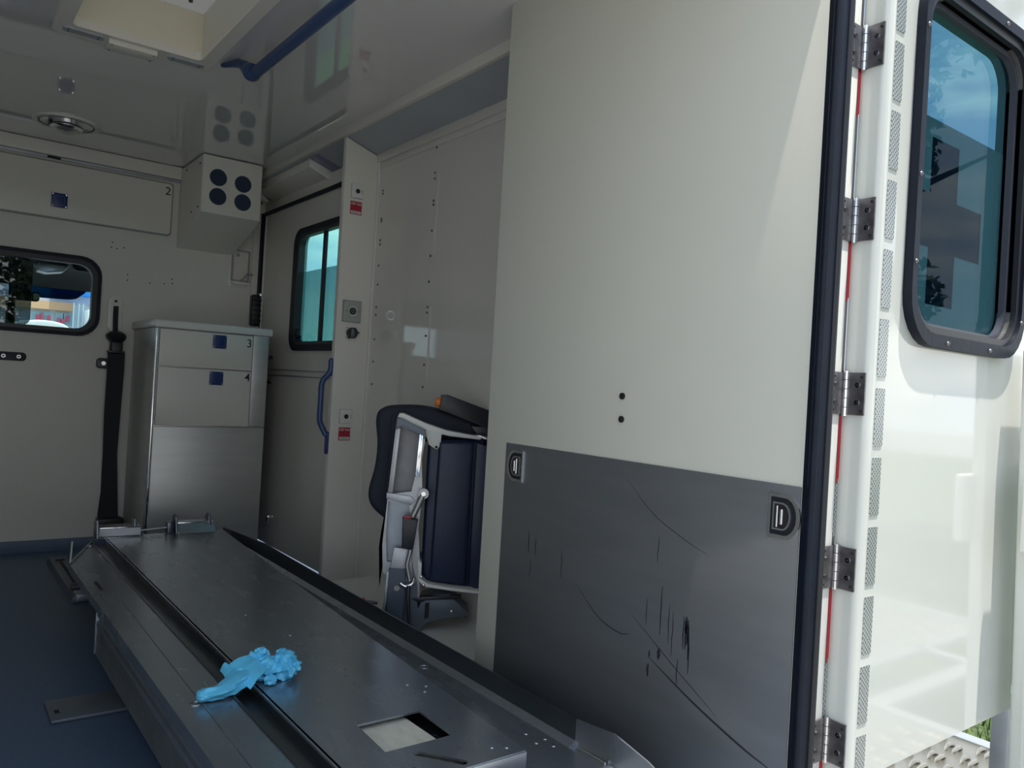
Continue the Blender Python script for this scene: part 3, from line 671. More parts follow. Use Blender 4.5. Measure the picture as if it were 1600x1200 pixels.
# ================================================================== STRETCHER TABLE
st = thing('stretcher_table', 'long worn steel stretcher table with raised side guard on the floor', 'stretcher table', (.72, 2.0, 0))
ZT = .20
slot = []
for (cx_, cy_, a0) in ((.700, 1.128, 60), (.748, 1.066, 240)):
    for i in range(7):
        a = math.radians(a0-30+30*i); slot.append((cx_+.0085*math.cos(a), cy_+.0085*math.sin(a)))
tp = obj('top_plate', holed(B(), [(.562, 1.048), (.866, 1.048), (.945, 2.49), (.985, 3.13), (.562, 3.13)],
    [[(.655, 1.160), (.788, 1.160), (.789, 1.278), (.660, 1.278)], slot], 'z', ZT-.004, ZT), bedsteel, st)
obj('end_lip', box(B(), .562, .866, 1.045, 1.049, .168, ZT-.002, .001), alu, st)
b = B(); prism(b, [(.862, 1.048), (.866, 1.048), (.945, 2.49), (.985, 3.13), (.981, 3.13), (.941, 2.49)], 'z', .166, ZT-.002); obj('plate_edge', b, bedsteel, st)
b = B(); prism(b, [(.640, 1.10), (.775, 1.10), (.765, 1.34), (.645, 1.34)], 'z', .178, .186); obj('lit_patch_board', b, boardm, st, 'light beige board added as the lit patch in the rectangular opening')  # pale board added so the opening shows a lit patch
# channel left of the plate and left tray
b = B(); prism(b, [(.566, ZT), (.566, ZT-.022), (.516, ZT-.022), (.516, ZT), (.512, ZT), (.512, ZT-.028), (.570, ZT-.028), (.570, ZT)], 'y', .84, 3.10, .0008); obj('guide_channel', b, darksteel, st)
b = B(); prism(b, [(.405, .84), (.514, .84), (.514, 3.05), (.405, 2.74)], 'z', .192, .197); lt = obj('side_tray', b, bedsteel, st)
b = B(); prism(b, [(.402, .84), (.407, .84), (.407, 2.74), (.402, 2.74)], 'z', .176, .200); obj('tray_edge', b, bedsteel, lt)
b = B(); prism(b, [(.405, 2.735), (.514, 3.045), (.512, 3.055), (.402, 2.745)], 'z', .19, .202); obj('tray_edge', b, bedsteel, lt)
b = B(); prism(b, [(.448, .84), (.452, .84), (.470, 2.70), (.466, 2.70)], 'z', .1965, .1985); obj('tray_fold', b, bedsteel, lt)
b = B(); tube(b, [(.405, 2.742, .195), (.412, 2.77, .262)], .003, 8); obj('end_pin', b, alu, lt)
b = B(); prism(b, rrect(.432, .440, 2.40, 2.50, .004), 'z', .1972, .1978); obj('tray_slot', b, hole, lt)
for (x, y) in ((.500, 3.0), (.445, 1.512)):
    obj('ring_mark', holed(B(), circle(x, y, .011), [circle(x, y, .009)], 'z', .197, .1984), alu, lt)
# right tray and guard
b = B(); prism(b, [(.84, .80), (1.006, .80), (1.006, 3.16), (.84, 3.16)], 'z', .163, .168); rt_ = obj('side_tray', b, bedsteel, st)
def wall_strip(pts, z0, z1s, th):
    b = B(); A = []
    for (x, y), z1 in zip(pts, z1s):
        A.append([b.verts.new((x, y, z0)), b.verts.new((x+th, y, z0)), b.verts.new((x+th, y, z1)), b.verts.new((x, y, z1))])
    for i in range(len(A)-1):
        for j in range(4): b.faces.new((A[i][j], A[i][(j+1) % 4], A[i+1][(j+1) % 4], A[i+1][j]))
    b.faces.new(A[0]); b.faces.new(A[-1][::-1]); bmesh.ops.recalc_face_normals(b, faces=b.faces); return b
obj('side_guard', wall_strip([(1.004, 3.19), (1.0, 2.7), (1.0, 2.3), (1.0, 1.5), (1.0, 1.07)], .164, [.198, .226, .221, .218, .217], .003), darksteel, st, 'upright dark guard rail')
obj('guard_flap', wall_strip([(1.0, 1.07), (1.004, 1.02), (1.006, .978)], .164, [.217, .220, .224], .003), alu, st, 'bent end of the guard, its sunlit patch set in paler metal')  # paler metal than the guard: the sunlit patch is put into the colour
obj('guard_flap', wall_strip([(1.006, .978), (1.010, .90), (1.012, .86)], .164, [.224, .206, .19], .003), bedsteel, st)
b = B(); prism(b, [(.985, .168), (.9995, .178), (1.0, .1685)], 'y', 1.07, 3.1); obj('guard_fillet', b, bedsteel, rt_)
b = B(); tube(b, bez([(.998, 1.06, .169), (.999, 1.03, .1695), (1.0, .99, .169)], 4), .0025, 6); obj('weld_bead', b, chrome, rt_)
ri = None
def rivet(x, y, z, par, r=.0038):
    b = B(); dome(b, (x, y, z), (0, 0, 1), r, .0018, 10); return obj('rivet', b, alu, par)
for (x, y) in ((.832, 1.40), (.845, 1.352), (.862, 1.376), (.820, 1.085), (.842, 1.072), (.700, 2.0), (.74, 1.8)): rivet(x, y, ZT, tp)
for (x, y) in ((.945, 1.115), (.952, 1.155), (.965, 1.09), (1.0-.03, 1.12), (.985, .905)): rivet(x, y, .168, rt_, .0045)
obj('ring_mark', holed(B(), circle(.962, 1.548, .011), [circle(.962, 1.548, .009)], 'z', .168, .1692), alu, rt_)
# scratches on the plate
b = B(); random.seed(3)
for i in range(26):
    x = random.uniform(.58, .85); y = random.uniform(1.08, 2.5); a = random.uniform(0, 6.28); l = random.uniform(.006, .03)
    d = Vector((math.cos(a), math.sin(a), 0)); q = Vector((-d.y, d.x, 0))*.00035; c = Vector((x, y, ZT+.0002))
    b.faces.new([b.verts.new(v) for v in (c-d*l/2-q, c+d*l/2-q, c+d*l/2+q, c-d*l/2+q)])
s_ = obj('scratches', b, alu, tp, smooth=False); s_['kind'] = 'stuff'
# ribbed side profile
b = B(); prof = [(.440, .150), (.428, .146), (.428, .128), (.434, .126), (.434, .114), (.428, .112), (.428, .100)]
for i in range(9):
    z = .098-.0080*i; prof += [(.428, z), (.4335, z-.0015), (.4335, z-.0045), (.428, z-.006)]
prof += [(.428, .024), (.440, .022), (.455, .028), (.455, .150)]
prism(b, prof, 'y', .84, 2.40); obj('ribbed_side_rail', b, alud, st, 'ribbed aluminium side rail')
obj('rail_end_cap', prism(B(), [(.426, .152), (.46, .152), (.46, .035), (.426, .020)], 'y', 2.40, 2.412, .002), alud, st)
obj('lower_shelf', box(B(), .430, .51, .84, 2.6, .168, .190, .002), darksteel, st)
obj('pedestal', box(B(), .50, .97, .95, 2.9, .0, .164, .004), darksteel, st)
wb = obj('lock_block', box(B(), .452, .502, 2.06, 2.20, .006, .085, .006, 3), black, st)
for (y, z) in ((2.09, .058), (2.13, .044), (2.16, .03)):
    b = B(); cyl(b, (.451, y, z), 'x', .006, .006, 12); obj('bolt', b, chrome, wb)
b = B(); cyl(b, (.478, 2.03, .038), 'x', .034, .04, 20); obj('roller', b, greyp, wb)

# locks at the far end of the table
def lock(x0, x1, z0, lab, tilt):
    t = thing('stretcher_lock', lab, 'bracket', ((x0+x1)/2, 3.12, ZT), group='stretcher locks at the far end of the table')
    if tilt:
        b = B(); prism(b, [(3.085, ZT+.002), (3.088, ZT+.002), (3.128, z0+.035), (3.16, z0+.036), (3.16, z0+.040), (3.126, z0+.039)], 'x', x0, x1); obj('sloped_plate', b, alu, t)
    else:
        b = B(); prism(b, [(3.10, ZT+.002), (3.104, ZT+.002), (3.104, z0+.030), (3.15, z0+.036), (3.15, z0+.040), (3.10, z0+.034)], 'x', x0, x1); obj('catch_plate', b, alu, t)
    obj('bright_edge', box(B(), x0, x1, 3.094 if not tilt else 3.120, 3.10 if not tilt else 3.127, z0+.033, z0+.038, .001), chrome, t)
    for x in (x0-.008, x1-.02):
        b = B(); prism(b, [(3.10, ZT), (3.17, ZT), (3.17, z0+.05), (3.15, z0+.066), (3.12, z0+.060)], 'x', x, x+.008, .001); obj('side_cheek', b, darksteel, t)
    obj('foot', box(B(), x0, x1, 3.10, 3.19, ZT-.002, ZT+.006, .001), alu, t)
lock(.545, .680, ZT, 'left steel stretcher lock at the far end of the table below the seat belt', False)
lock(.812, .945, ZT, 'right steel stretcher lock with sloping plate in front of the cabinet', True)
rd = thing('locking_rod', 'thin steel rod linking the two stretcher locks', 'rod', (.74, 3.14, ZT+.012))
b = B(); tube(b, [(.664, 3.14, ZT+.012), (.82, 3.14, ZT+.020)], .004, 10); obj('rod', b, alu, rd)
obj('rod_block', box(B(), .778, .800, 3.12, 3.16, ZT, ZT+.040, .003), darksteel, rd)

# ------------------------------------------------------------------ floor fittings
fp = thing('floor_plate', 'flat dark metal plate lying on the floor left of the stretcher table', 'plate', (.38, 2.085, 0))
obj('plate', box(B(), .280, .50, 2.020, 2.150, .001, .009, .002), greyp, fp)
b = B(); box(b, .292, .302, 2.060, 2.080, .0088, .0096); obj('slot', b, hole, fp)
fr_ = thing('floor_track', 'short grey floor track with a black buckle near the far end of the table', 'track', (.50, 3.33, 0))
b = B(); prism(b, [(.456, 0), (.462, .024), (.526, .024), (.532, 0)], 'y', 3.02, 3.66, .002); obj('track_body', b, greyp, fr_)
b = B(); prism(b, rrect(.489, .499, 3.12, 3.60, .004), 'z', .0242, .0262); obj('track_slot', b, hole, fr_)
b = B(); prism(b, [(.478, 3.60), (.51, 3.60), (.51, 3.585), (.478, 3.585)], 'z', .024, .030); obj('slot_cross', b, black, fr_)
b = B(); prism(b, [(.47, 3.15), (.52, 3.15), (.53, 3.12), (.53, 3.08), (.465, 3.10)], 'z', .022, .040, .002); obj('buckle', b, black, fr_)
b = B(); prism(b, [(3.10, .024), (3.17, .024), (3.13, .060)], 'x', .515, .530, .002); obj('buckle_tab', b, black, fr_)
obj('track_end', box(B(), .468, .524, 3.015, 3.075, .003, .032, .006, 3), alud, fr_)

# ================================================================== FOLDED SEAT
A31 = math.radians(-31)
se = thing('folding_seat', 'folded navy attendant seat with bare aluminium frame on the white wheel arch', 'seat', (1.2, 2.0, .100), A31)
def L_(name, poly, d0, d1, m, bev=0, lab=None, par=None, seg=2):
    if par is not None:
        b = prism(B(), poly, 'y', d0, d1, bev, seg); return obj(name, b, m, par, lab, local=True)
    return obj(name, prism(B(), poly, 'y', d0, d1, bev, seg), m, se, lab, local=True)
Z0 = .1
def q(*pts): return [(u, z-Z0) for u, z in pts]
def qs(*pts):
    p = bez([(u, 0, z-Z0) for u, z in pts], 5); return [(v.x, v.z) for v in p]
# backrest : curved padded body seen from its side
shell = qs((-.085, .30+.1), (-.118, .318+.1), (-.150, .350+.1), (-.158, .392+.1), (-.144, .46+.1), (-.140, .53+.1), (-.148, .600+.1), (-.136, .634+.1), (-.09, .646+.1), (-.01, .648+.1), (.08, .632+.1), (.19, .598+.1))
shell += q((.19, .54+.1), (.02, .55+.1), (-.05, .52+.1), (-.075, .40+.1))
L_('backrest', shell, .03, .20, navyf, .018, 'charcoal padded backrest', seg=3)
L_('backrest_edge', q((-.110, .30), (-.100, .72), (-.07, .735), (-.055, .72), (-.085, .50), (-.108, .38), (-.112, .33)), .010, .04, navyf, .004)
# cream side cover along the top
L_('side_cover', q((-.083, .715), (-.078, .727), (-.066, .728), (.0, .702), (.06, .685), (.13, .675), (.168, .670), (.160, .662), (.07, .668), (.048, .672), (.046, .640), (.036, .626), (.012, .640), (-.003, .680), (-.07, .712)), -.030, .025, white, .003, 'cream curved side cover')
b = B(); cyl(b, (.034, -.031, .535), 'y', .004, .003, 12); obj('cover_screw', b, hole, se, local=True)
seatalu = mat('cast_aluminium', (.40, .41, .42), .42, metal=.85, noise_amt=.1, noise_scale=25, bump=.15, bump_scale=150)
seatweb = mat('cast_web', (.22, .22, .225), .5, metal=.6, noise_amt=.1, noise_scale=25)
# aluminium side frame
fo = q((-.083, .712), (-.070, .712), (-.003, .683), (.002, .668), (-.006, .60), (-.002, .545), (.002, .50), (-.004, .40), (.006, .30), (.010, .200), (-.02, .21), (-.055, .245), (-.098, .270), (-.104, .35), (-.096, .50))
fi = q((-.073, .690), (-.014, .668), (-.018, .57), (-.030, .505), (-.091, .495))
fi2 = q((-.094, .475), (-.035, .470), (-.022, .40), (-.030, .30), (-.088, .30), (-.095, .38))
obj('side_frame', holed(B(), fo, [fi, fi2], 'y', -.045, -.005), seatalu, se, 'bare aluminium side frame', local=True)
L_('frame_web', fi, -.012, -.004, seatweb)
L_('frame_web', q((-.094, .475), (-.035, .470), (-.022, .40), (-.030, .28), (-.088, .28), (-.095, .38)), -.018, -.006, alud)
L_('frame_top', q((-.083, .714), (-.070, .714), (.0, .684), (.001, .655), (-.014, .668), (-.070, .690), (-.084, .680)), -.052, -.044, greyp, .002)
L_('frame_rib', q((-.080, .685), (-.071, .685), (-.082, .50), (-.094, .50)), -.054, -.040, seatalu, .002)
L_('frame_rib', q((-.016, .672), (-.004, .667), (-.010, .55), (-.022, .55)), -.056, -.040, chrome, .002)
L_('cross_bar', q((-.100, .500), (-.030, .492), (-.018, .478), (-.030, .466), (-.100, .482)), -.052, -.010, seatalu, .002)
# seat cushion, folded up
L_('seat_cushion', q((.010, .655), (.172, .662), (.176, .30), (.168, .225), (.03, .236), (.010, .27)), -.01, .10, navy, .012, 'navy seat cushion folded upright', seg=3)
L_('cushion_front', q((.042, .650), (.142, .655), (.140, .24), (.036, .246)), -.035, .0, navy, .010, seg=3)
L_('cushion_far', q((.150, .655), (.205, .640), (.205, .20), (.150, .235)), -.02, .10, navy, .010)
L_('base_plate', q((.0, .31), (.012, .30), (.012, .255), (.030, .242), (.10, .232), (.172, .226), (.205, .222), (.205, .216), (.10, .224), (.02, .234), (.004, .252)), -.050, .09, white, .001, 'cream lower tray edge')
# armrest with orange button
L_('armrest', q((.036, .742), (.040, .786), (.060, .788), (.205, .742), (.205, .70), (.190, .690), (.06, .735)), .0, .05, black, .005, 'black padded armrest')
b = B(); tube(b, [(.040, .022, .664), (.030, .022, .665), (.024, .022, .666)], [.014, .014, .010], 16); obj('release_button', b, orange, se, 'orange release button', local=True)
L_('arm_support', q((.13, .70), (.205, .70), (.205, .66), (.16, .665)), .0, .04, black, .004)
b = B(); tube(b, [(.14, -.01, .570), (.16, -.02, .572), (.18, -.02, .566)], .006, 10); obj('arm_pivot', b, alu, se, local=True)
# lever, buckle, cable
b = B(); tube(b, [(.004, -.062, .40), (-.022, -.064, .335)], [.010, .008], 12); obj('lever_link', b, seatalu, se, local=True)
b = B(); cyl(b, (.005, -.060, .403), 'y', .015, .016, 22); pv = obj('pivot_bolt', b, seatalu, se, local=True)
b = B(); cyl(b, (.005, -.070, .403), 'y', .007, .006, 6); obj('bolt_head', b, chrome, pv, local=True)
bk_ = L_('belt_buckle', q((-.050, .436), (-.006, .430), (-.016, .345), (-.048, .350)), -.085, -.058, black, .005, 'black seat belt buckle')
L_('buckle_button', q((-.046, .441), (-.026, .439), (-.026, .432), (-.047, .434)), -.083, -.062, redt, .001, 'red release button', par=bk_)
b = B(); tube(b, [(-.022, -.07, .243), (-.030, -.07, .20), (-.020, -.07, .155)], [.007, .006, .007], 10); obj('buckle_stalk', b, alu, se, local=True)
L_('pivot_plate', q((-.070, .345), (-.020, .340), (-.010, .26), (-.045, .24), (-.080, .27)), -.056, -.045, seatalu, .003)
b = B(); tube(b, bez([(-.045, -.065, .145), (-.030, -.07, .138), (-.012, -.068, .146), (-.008, -.06, .158)], 4), .006, 10); obj('stalk_loop', b, chrome, se, local=True)
b = B(); tube(b, bez([(-.022, -.075, .142), (-.020, -.085, .09), (-.014, -.09, .04), (-.004, -.095, .004)], 6), .0055, 10); obj('cable', b, black, se, 'black cable', local=True)
for (u, z) in ((.012, .262), (.012, .196), (.105, .165), (-.008, .115), (.02, .238)):
    b = B(); dome(b, (u, -.050, z-Z0), (0, -1, 0), .0055, .004, 12); obj('bolt', b, chrome, se, local=True)
# pedestal
L_('pedestal', q((-.120, .100), (-.098, .125), (-.085, .20), (-.083, .285), (-.010, .285), (.004, .235), (.008, .170), (.018, .195), (.050, .208), (.098, .212), (.140, .172), (.156, .160), (.150, .150), (.075, .140), (.035, .128), (.012, .100)), -.046, .06, greyp, .003, 'grey cast pedestal foot')
L_('pedestal_front', q((-.080, .285), (-.032, .285), (-.030, .16), (-.045, .118), (-.078, .135), (-.082, .18)), -.060, -.044, mat('slate_cover', (.06, .08, .11), .45), .003)
L_('pedestal_rib', q((-.100, .12), (-.092, .12), (-.082, .19), (-.080, .275), (-.086, .275), (-.090, .19)), -.056, -.044, alud, .001)
L_('foot_window', q((.028, .185), (.040, .188), (.040, .145), (.028, .140)), -.048, -.045, hole)
L_('foot_step', q((-.01, .200), (.012, .200), (.016, .205), (.13, .212), (.13, .203), (.03, .196), (.008, .186)), -.054, -.030, black, .001)
b = B(); cyl(b, (-.055, -.061, .13), 'y', .008, .004, 14); obj('foot_bolt', b, alu, se, local=True)
rc = thing('red_cap', 'small red plastic cap at the left foot of the folded seat', 'cap', (1.12, 2.12, .13))
b = B(); tube(b, [(1.085, 2.16, .152), (1.105, 2.15, .152), (1.112, 2.147, .152)], [.008, .0095, .007], 14); obj('cap', b, redt, rc)
b = B(); tube(b, [(1.105, 2.15, .152), (1.145, 2.13, .145)], .005, 10); obj('stem', b, greyp, rc)

# ================================================================== GLOVE
gl = thing('nitrile_glove', 'crumpled bright blue disposable glove lying on the stretcher table', 'glove', (.55, 1.56, ZT))
def glove():
    random.seed(12)
    b = B()
    def lump(c, s, seed, rot=0, nn=5):
        r = bmesh.ops.create_icosphere(b, subdivisions=nn, radius=1)
        ca_, sa_ = math.cos(rot), math.sin(rot)
        for v in r['verts']:
            p = v.co.copy()
            n1 = noise.turbulence(p*1.5+Vector((seed, 0, 0)), 3, True); n2 = abs(noise.noise(p*3.2+Vector((0, seed, 0))))
            w1 = noise.noise_vector(p*1.3+Vector((seed, 3, 0)))*.5
            pw_ = p+w1*.6; pa = Vector((pw_.x*.55, pw_.y*1.9, pw_.z*.9)); pb = Vector((pw_.x*2.4, pw_.y*.8, pw_.z*1.1))
            r1 = 1-abs(noise.noise(pa*1.25+Vector((0, seed, 0)))); r2 = 1-abs(noise.noise(pb*1.3+Vector((seed, seed, 0))))
            f = .70+.30*r1**4+.14*r2**5+.22*noise.noise(p*1.0+Vector((seed, 0, 7)))
            p = Vector((p.x*s[0], p.y*s[1], p.z*s[2]))*f
            p = Vector((p.x*ca_-p.y*sa_, p.x*sa_+p.y*ca_, p.z))+Vector(c)
            p.z = max(p.z, ZT+.0006+.001*n2)
            v.co = p
    lump((.600, 1.570, ZT+.020), (.044, .032, .024), 1.0, -.5)
    lump((.632, 1.560, ZT+.020), (.032, .040, .030), 5.0, .4)
    lump((.590, 1.592, ZT+.028), (.026, .020, .028), 9.0, .2)
    lump((.640, 1.588, ZT+.022), (.028, .022, .026), 19.0, .2)
    lump((.562, 1.576, ZT+.014), (.034, .034, .018), 13.0, -.4)
    lump((.592, 1.530, ZT+.010), (.014, .014, .010), 17.0, .2, 4)
    # cuff / finger tail lying over the channel
    pts = bez([(.560, 1.560, ZT+.014), (.535, 1.545, ZT+.014), (.510, 1.525, ZT+.012), (.485, 1.513, ZT+.011), (.460, 1.512, ZT+.010), (.446, 1.512, ZT+.009)], 7)
    n = len(pts); ring = []
    for i, p in enumerate(pts):
        t = i/(n-1); rw = .026*(1-t)+.011*t; rh_ = .015*(1-t)+.009*t
        if i >= n-3: rw *= (.9, .72, .35)[i-n+3]; rh_ *= (.95, .8, .4)[i-n+3]
        d = (pts[min(i+1, n-1)]-pts[max(i-1, 0)]).normalized(); a = Vector((-d.y, d.x, 0)).normalized()
        row = []
        for k_ in range(28):
            an = 2*math.pi*k_/28; ww = 1+.30*noise.noise(Vector((math.cos(an)*2.2, math.sin(an)*2.2, t*4)))+.22*(1-abs(math.sin(an*2.5+t*4)))**2+.08*noise.noise(Vector((an*3, t*14, 2)))
            row.append(b.verts.new(p+a*math.cos(an)*rw*ww+Vector((0, 0, math.sin(an)*rh_*ww))))
        ring.append(row)
    for i in range(n-1):
        for k_ in range(28): b.faces.new((ring[i][k_], ring[i][(k_+1) % 28], ring[i+1][(k_+1) % 28], ring[i+1][k_]))
    b.faces.new(ring[-1])
    return b
obj('glove_body', glove(), gluec, gl)
def flap(corners, name, sag=.004):
    b = B(); n = 12; g = []
    c = [Vector(p) for p in corners]
    for i in range(n+1):
        row = []
        for j in range(n+1):
            u, v = i/n, j/n
            p = c[0]*(1-u)*(1-v)+c[1]*u*(1-v)+c[2]*u*v+c[3]*(1-u)*v
            p.z += sag*math.sin(u*math.pi)*1.5+.002*noise.noise(Vector((u*4, v*4, 1)))+.0015*math.sin(v*9+u*4)
            row.append(b.verts.new(p))
        g.append(row)
    for i in range(n):
        for j in range(n): b.faces.new((g[i][j], g[i+1][j], g[i+1][j+1], g[i][j+1]))
    o = obj(name, b, gluec, gl); sm = o.modifiers.new('thickness', 'SOLIDIFY'); sm.thickness = .0012
    return o
flap([(.520, 1.592, ZT+.022), (.575, 1.596, ZT+.042), (.588, 1.532, ZT+.030), (.545, 1.506, ZT+.006)], 'cuff_flap')
flap([(.515, 1.598, ZT+.018), (.530, 1.598, ZT+.028), (.556, 1.530, ZT+.012), (.520, 1.524, ZT+.006)], 'cuff_fold', .006)

# ================================================================== CAB BEYOND THE WINDOW
cab = thing('driver_cab', 'dim driver cab with headliner, visors and windscreen seen through the cab window', 'cab', (.3, 4.8, .2))
obj('cab_roof', box(B(), -1.0, 1.4, 3.97, 5.2, 1.46, 1.52), cabgrey, cab)
b = B(); prism(b, [(4.85, 1.45), (5.1, 1.30), (5.14, 1.232), (5.18, 1.232), (5.25, 1.46)], 'x', -1, 1.4, .01); obj('windscreen_header', b, mat('headliner_beige', (.40, .39, .37), .7), cab)
obj('cab_side', box(B(), 1.36, 1.4, 3.97, 5.2, .2, 1.5), cabdark, cab)
obj('cab_side', box(B(), -1.0, -.96, 3.97, 5.2, .2, 1.5), cabdark, cab)
b = B(); prism(b, rrect(.38, .60, 1.30, 1.45, .04), 'y', 4.62, 4.80, .02); obj('roof_console', b, mat('console_grey', (.13, .135, .15), .6), cab)
b = B(); prism(b, rrect(.62, .95, 1.30, 1.42, .03), 'y', 4.70, 4.74, .01); obj('sun_visor', b, cabdark, cab, 'dark sun visor')
b = B(); prism(b, [(.46, 1.31), (.60, 1.31), (.57, 1.275), (.50, 1.262), (.46, 1.27)], 'y', 4.60, 4.72, .006); obj('reading_lamp', b, alu, cab)
b = B(); prism(b, rrect(.375, .500, 1.128, 1.178, .015), 'y', 4.86, 4.88, .006); mr_ = obj('rear_view_mirror', b, black, cab, 'black rear-view mirror')
b = B(); prism(b, rrect(.470, .494, 1.136, 1.170, .008), 'y', 4.856, 4.862); obj('mirror_glass', b, chrome, mr_)
obj('mirror_stem', box(B(), .405, .428, 4.88, 4.90, 1.17, 1.30, .003), black, cab)
obj('dashboard', box(B(), -.95, 1.35, 4.75, 5.15, .5, .86, .04), cabdark, cab)
b = B(); tube(b, bez([(.385, 4.95, .86), (.383, 4.97, 1.0), (.38, 5.0, 1.14)], 4), .022, 8); obj('centre_post', b, cabdark, cab)
obj('windscreen', box(B(), -.95, 1.36, 5.16, 5.166, .85, 1.25), windscreen, cab)
b = B(); prism(b, [(v.x, v.z) for v in bez([(.38, 0, 1.17), (.56, 0, 1.172), (.69, 0, 1.178), (.735, 0, 1.205), (.765, 0, 1.235)], 4)]+[(.38, 1.25)], 'y', 5.150, 5.154); obj('shade_band', b, shadeband, cab, 'dark tinted band along the windscreen')
obj('cab_floor', box(B(), -1, 1.4, 3.97, 5.2, .1, .2), cabdark, cab)
obj('bonnet', prism(B(), [(v.x*1.13, .82+(v.z-.82)*1.13) for v in bez([(.30, 0, .60), (.42, 0, .99), (.50, 0, 1.045), (.62, 0, 1.05), (.70, 0, 1.02), (.745, 0, .93), (.76, 0, .80)], 5)], 'y', 5.95, 6.6, .02), mat('bonnet_white', (.82, .85, .78), .3), cab, 'white bonnet beyond the windscreen')

# building across the yard
shop = thing('shop_building', 'sunlit shop building with blue canopy and orange fascia seen through the cab windscreen', 'building', (1.4, 12, -.75))
sblue = mat('canopy_blue', (.03, .30, .85), .5); sor = mat('fascia_orange', (.85, .48, .25), .6); swh = mat('shop_white', (.85, .87, .88), .5); stq = mat('shop_glass', (.35, .55, .60), .2)
obj('facade', box(B(), -1.0, 4.0, 12.0, 12.3, -.75, 1.9), swh, shop)
obj('canopy', box(B(), 1.35, 4.0, 11.8, 12.0, 1.70, 1.88, .01), sblue, shop)
obj('upper_band', box(B(), -1, 4.0, 11.95, 12.0, 1.60, 1.70), mat('band_grey', (.50, .55, .68), .5), shop)
obj('fascia', box(B(), -1.0, 1.62, 11.9, 12.0, 1.49, 1.60), sor, shop)
for i, x in enumerate((1.15, 1.28, 1.42, 1.52)): obj('shop_window', box(B(), x, x+.09, 11.96, 12.0, 1.30, 1.46), stq, shop)
for i, (x, z) in enumerate(((1.20, 1.36), (1.25, 1.37), (1.33, 1.36), (1.44, 1.34), (1.49, 1.33), (1.54, 1.38))):
    obj('red_poster', box(B(), x, x+.035, 11.93, 11.955, z-.03, z+.05), mat('poster_red', (.8, .12, .18), .5), shop)
for x in (1.60, 1.66, 1.71): obj('post', box(B(), x, x+.015, 11.8, 11.83, .9, 1.60), mat('post_teal', (.45, .62, .68), .4), shop)
obj('parked_van', box(B(), 1.73, 2.2, 11.5, 11.9, .9, 1.52, .03), mat('van_white', (.9, .9, .82), .3), shop)
obj('van_window', box(B(), 1.76, 2.1, 11.48, 11.505, 1.36, 1.42), stq, shop)
obj('van_panel', box(B(), 1.79, 2.1, 11.48, 11.505, 1.0, 1.26), mat('van_beige', (.7, .62, .52), .5), shop)

# ================================================================== OUTSIDE
gnd = struct('ground', box(B(), -40, 60, -40, 60, -.80, -.75), grass_m)
# loading platform with raised-grip plates beside the open door
pf = thing('grip_platform', 'perforated metal step platform over grass below the open rear door', 'platform', (2.5, .6, -.75))
gripm = mat('grip_aluminium', (.40, .38, .32), .35, metal=.85, noise_amt=.12, noise_scale=12)
framem = mat('platform_frame', (.42, .44, .44), .4, metal=.6)
ZP = -.30
def plate_area(x0, x1, y0, y1):
    obj('grip_plate', box(B(), x0, x1, y0, y1, ZP-.01, ZP, .002), gripm, pf)
tooth = None; cnt = 0
def teeth(x0, x1, y0, y1, sx=.115, sy=.062):
    global tooth, cnt
    r = 0; y = y0+.03
    while y < y1-.02:
        x = x0+.05+(sx/2 if r % 2 else 0)
        while x < x1-.04:
            if tooth is None:
                b = B(); [tube(b, [(-.036, yy, -.002), (-.028, yy*1.0, .004), (-.012, yy*1.25, .009), (.012, yy*1.25, .009), (.028, yy, .004), (.036, yy, -.002)], [.003, .006, .007, .007, .006, .003], 6) for yy in (-.012, .012)]
                tooth = obj('grip_bump', b, gripm, pf, local=True); tooth.location = (x-2.5, y-.6, ZP+.75)
            elif cnt < 290: share(tooth, 'grip_bump', pf, (x-2.5, y-.6, ZP+.75))
            cnt += 1; x += sx
        y += sy; r += 1
plate_area(1.7, 2.93, -.30, 1.50); teeth(2.05, 2.93, -.05, 1.45, .12, .075)
plate_area(3.15, 4.6, -1.10, -.50); teeth(3.2, 4.6, -1.08, -.52, .15, .085)
for a in ((2.93, 2.99, -1.15, 1.50), (1.70, 2.93, 1.50, 1.55), (2.99, 4.1, -.26, -.18), (3.84, 3.90, -.50, -.26), (2.99, 4.6, -.50, -.45), (1.64, 1.70, -1.15, 1.55), (2.99, 4.65, -1.15, -1.10), (4.6, 4.65, -1.10, -.45), (1.70, 2.93, -.36, -.30)):
    obj('frame_bar', box(B(), a[0], a[1], a[2], a[3], ZP-.03, ZP+.006, .004), framem, pf)
for (x, y) in ((1.67, -1.1), (2.96, 1.45), (4.6, -1.1), (1.67, 1.5), (4.05, -.22), (2.96, -1.1)):
    obj('leg', box(B(), x-.02, x+.02, y-.02, y+.02, -.75, ZP-.03), framem, pf)
gp = thing('grey_post', 'grey upright post under the right end of the open rear door', 'post', (2.22, .81, ZP))
obj('post', box(B(), 2.185, 2.26, .79, .83, ZP+.001, .14, .003), alud, gp)
obj('post_foot', box(B(), 2.15, 2.29, .77, .85, ZP+.0005, ZP+.012, .002), alud, gp)

lawn = struct('lawn', box(B(), 3.02, 30, -20, 20, -.75, -.745), mat('lawn_green', (.055, .085, .025), .9, noise_amt=.5, noise_scale=25, bump=.5, bump_scale=60))
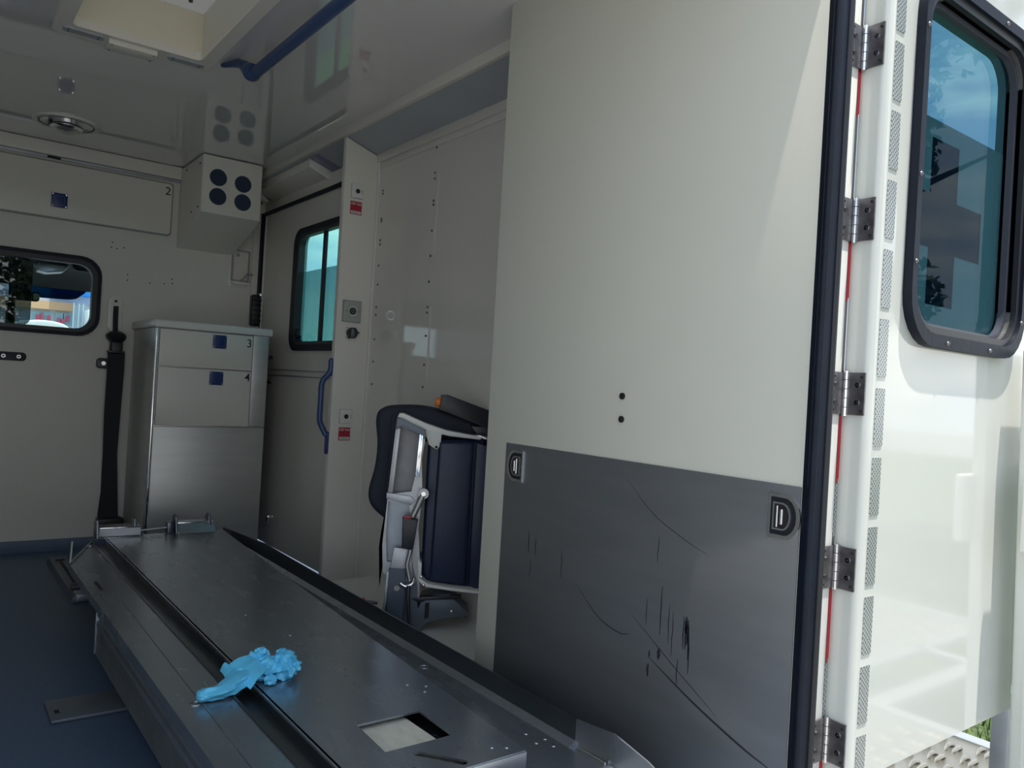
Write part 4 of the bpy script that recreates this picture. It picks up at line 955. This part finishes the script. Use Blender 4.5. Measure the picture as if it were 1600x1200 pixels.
# grass blades near the platform : uncountable
b = B(); random.seed(21)
for i in range(9000):
    x = random.uniform(3.03, 6.0); y = random.uniform(-2.2, 2.6); h = random.uniform(.05, .14); a = random.uniform(0, 6.28)
    dx, dy = math.cos(a)*.006, math.sin(a)*.006; lx, ly = random.uniform(-.05, .05), random.uniform(-.05, .05)
    b.faces.new((b.verts.new((x-dx, y-dy, -.75)), b.verts.new((x+dx, y+dy, -.75)), b.verts.new((x+lx, y+ly, -.75+h))))
g_ = obj('grass', b, mat('grass_blade', (.12, .17, .05), .7, noise_amt=.4, noise_scale=5), None, smooth=False)
g_['kind'] = 'stuff'; g_['label'] = 'rough green grass around the platform'; g_['category'] = 'grass'

def tree(x, y, h, r, seed, lab, n=7000):
    random.seed(seed)
    t = thing('leafy_tree', lab, 'tree', (x, y, -.75), group='trees behind the ambulance')
    b = B(); tube(b, [(x, y, -.75), (x+.1, y, h*.35), (x, y+.1, h*.75)], [.22, .16, .06], 10)
    for i in range(9):
        a = i*2.4; z = h*(.3+.05*i); tube(b, [(x, y, z), (x+math.cos(a)*r*.7, y+math.sin(a)*r*.7, z+r*.35)], [.07, .015], 6)
    obj('trunk', b, bark, t)
    b = B()
    cl = [(Vector((random.gauss(0, .5)*r, random.gauss(0, .5)*r, random.uniform(-.35, .45)*h*.8)), random.uniform(.25, .5)*r) for _ in range(16)]
    for i in range(n):
        c, rr = random.choice(cl); p = Vector((x, y, h*.6))+c+Vector((random.gauss(0, 1), random.gauss(0, 1), random.gauss(0, .8))).normalized()*rr*random.random()**.4
        s = random.uniform(.05, .11); u = Vector((random.gauss(0, 1), random.gauss(0, 1), random.gauss(0, 1))).normalized(); v = u.orthogonal().normalized()
        b.faces.new([b.verts.new(p+u*s), b.verts.new(p+v*s*.45), b.verts.new(p-u*s), b.verts.new(p-v*s*.45)])
    o = obj('foliage', b, leafm, t, smooth=False); o['kind'] = 'stuff'
tree(1.5, -9.0, 4.0, 2.6, 1, 'leafy tree reflected in the sliding pane of the cab window', 14000)
tree(8.9, -3.7, 7.0, 2.0, 2, 'leafy tree reflected in the left part of the open door window')
tree(-4.5, -10.0, 7.0, 2.8, 3, 'tall leafy tree standing behind the ambulance to the left')

bpy.context.view_layer.update()
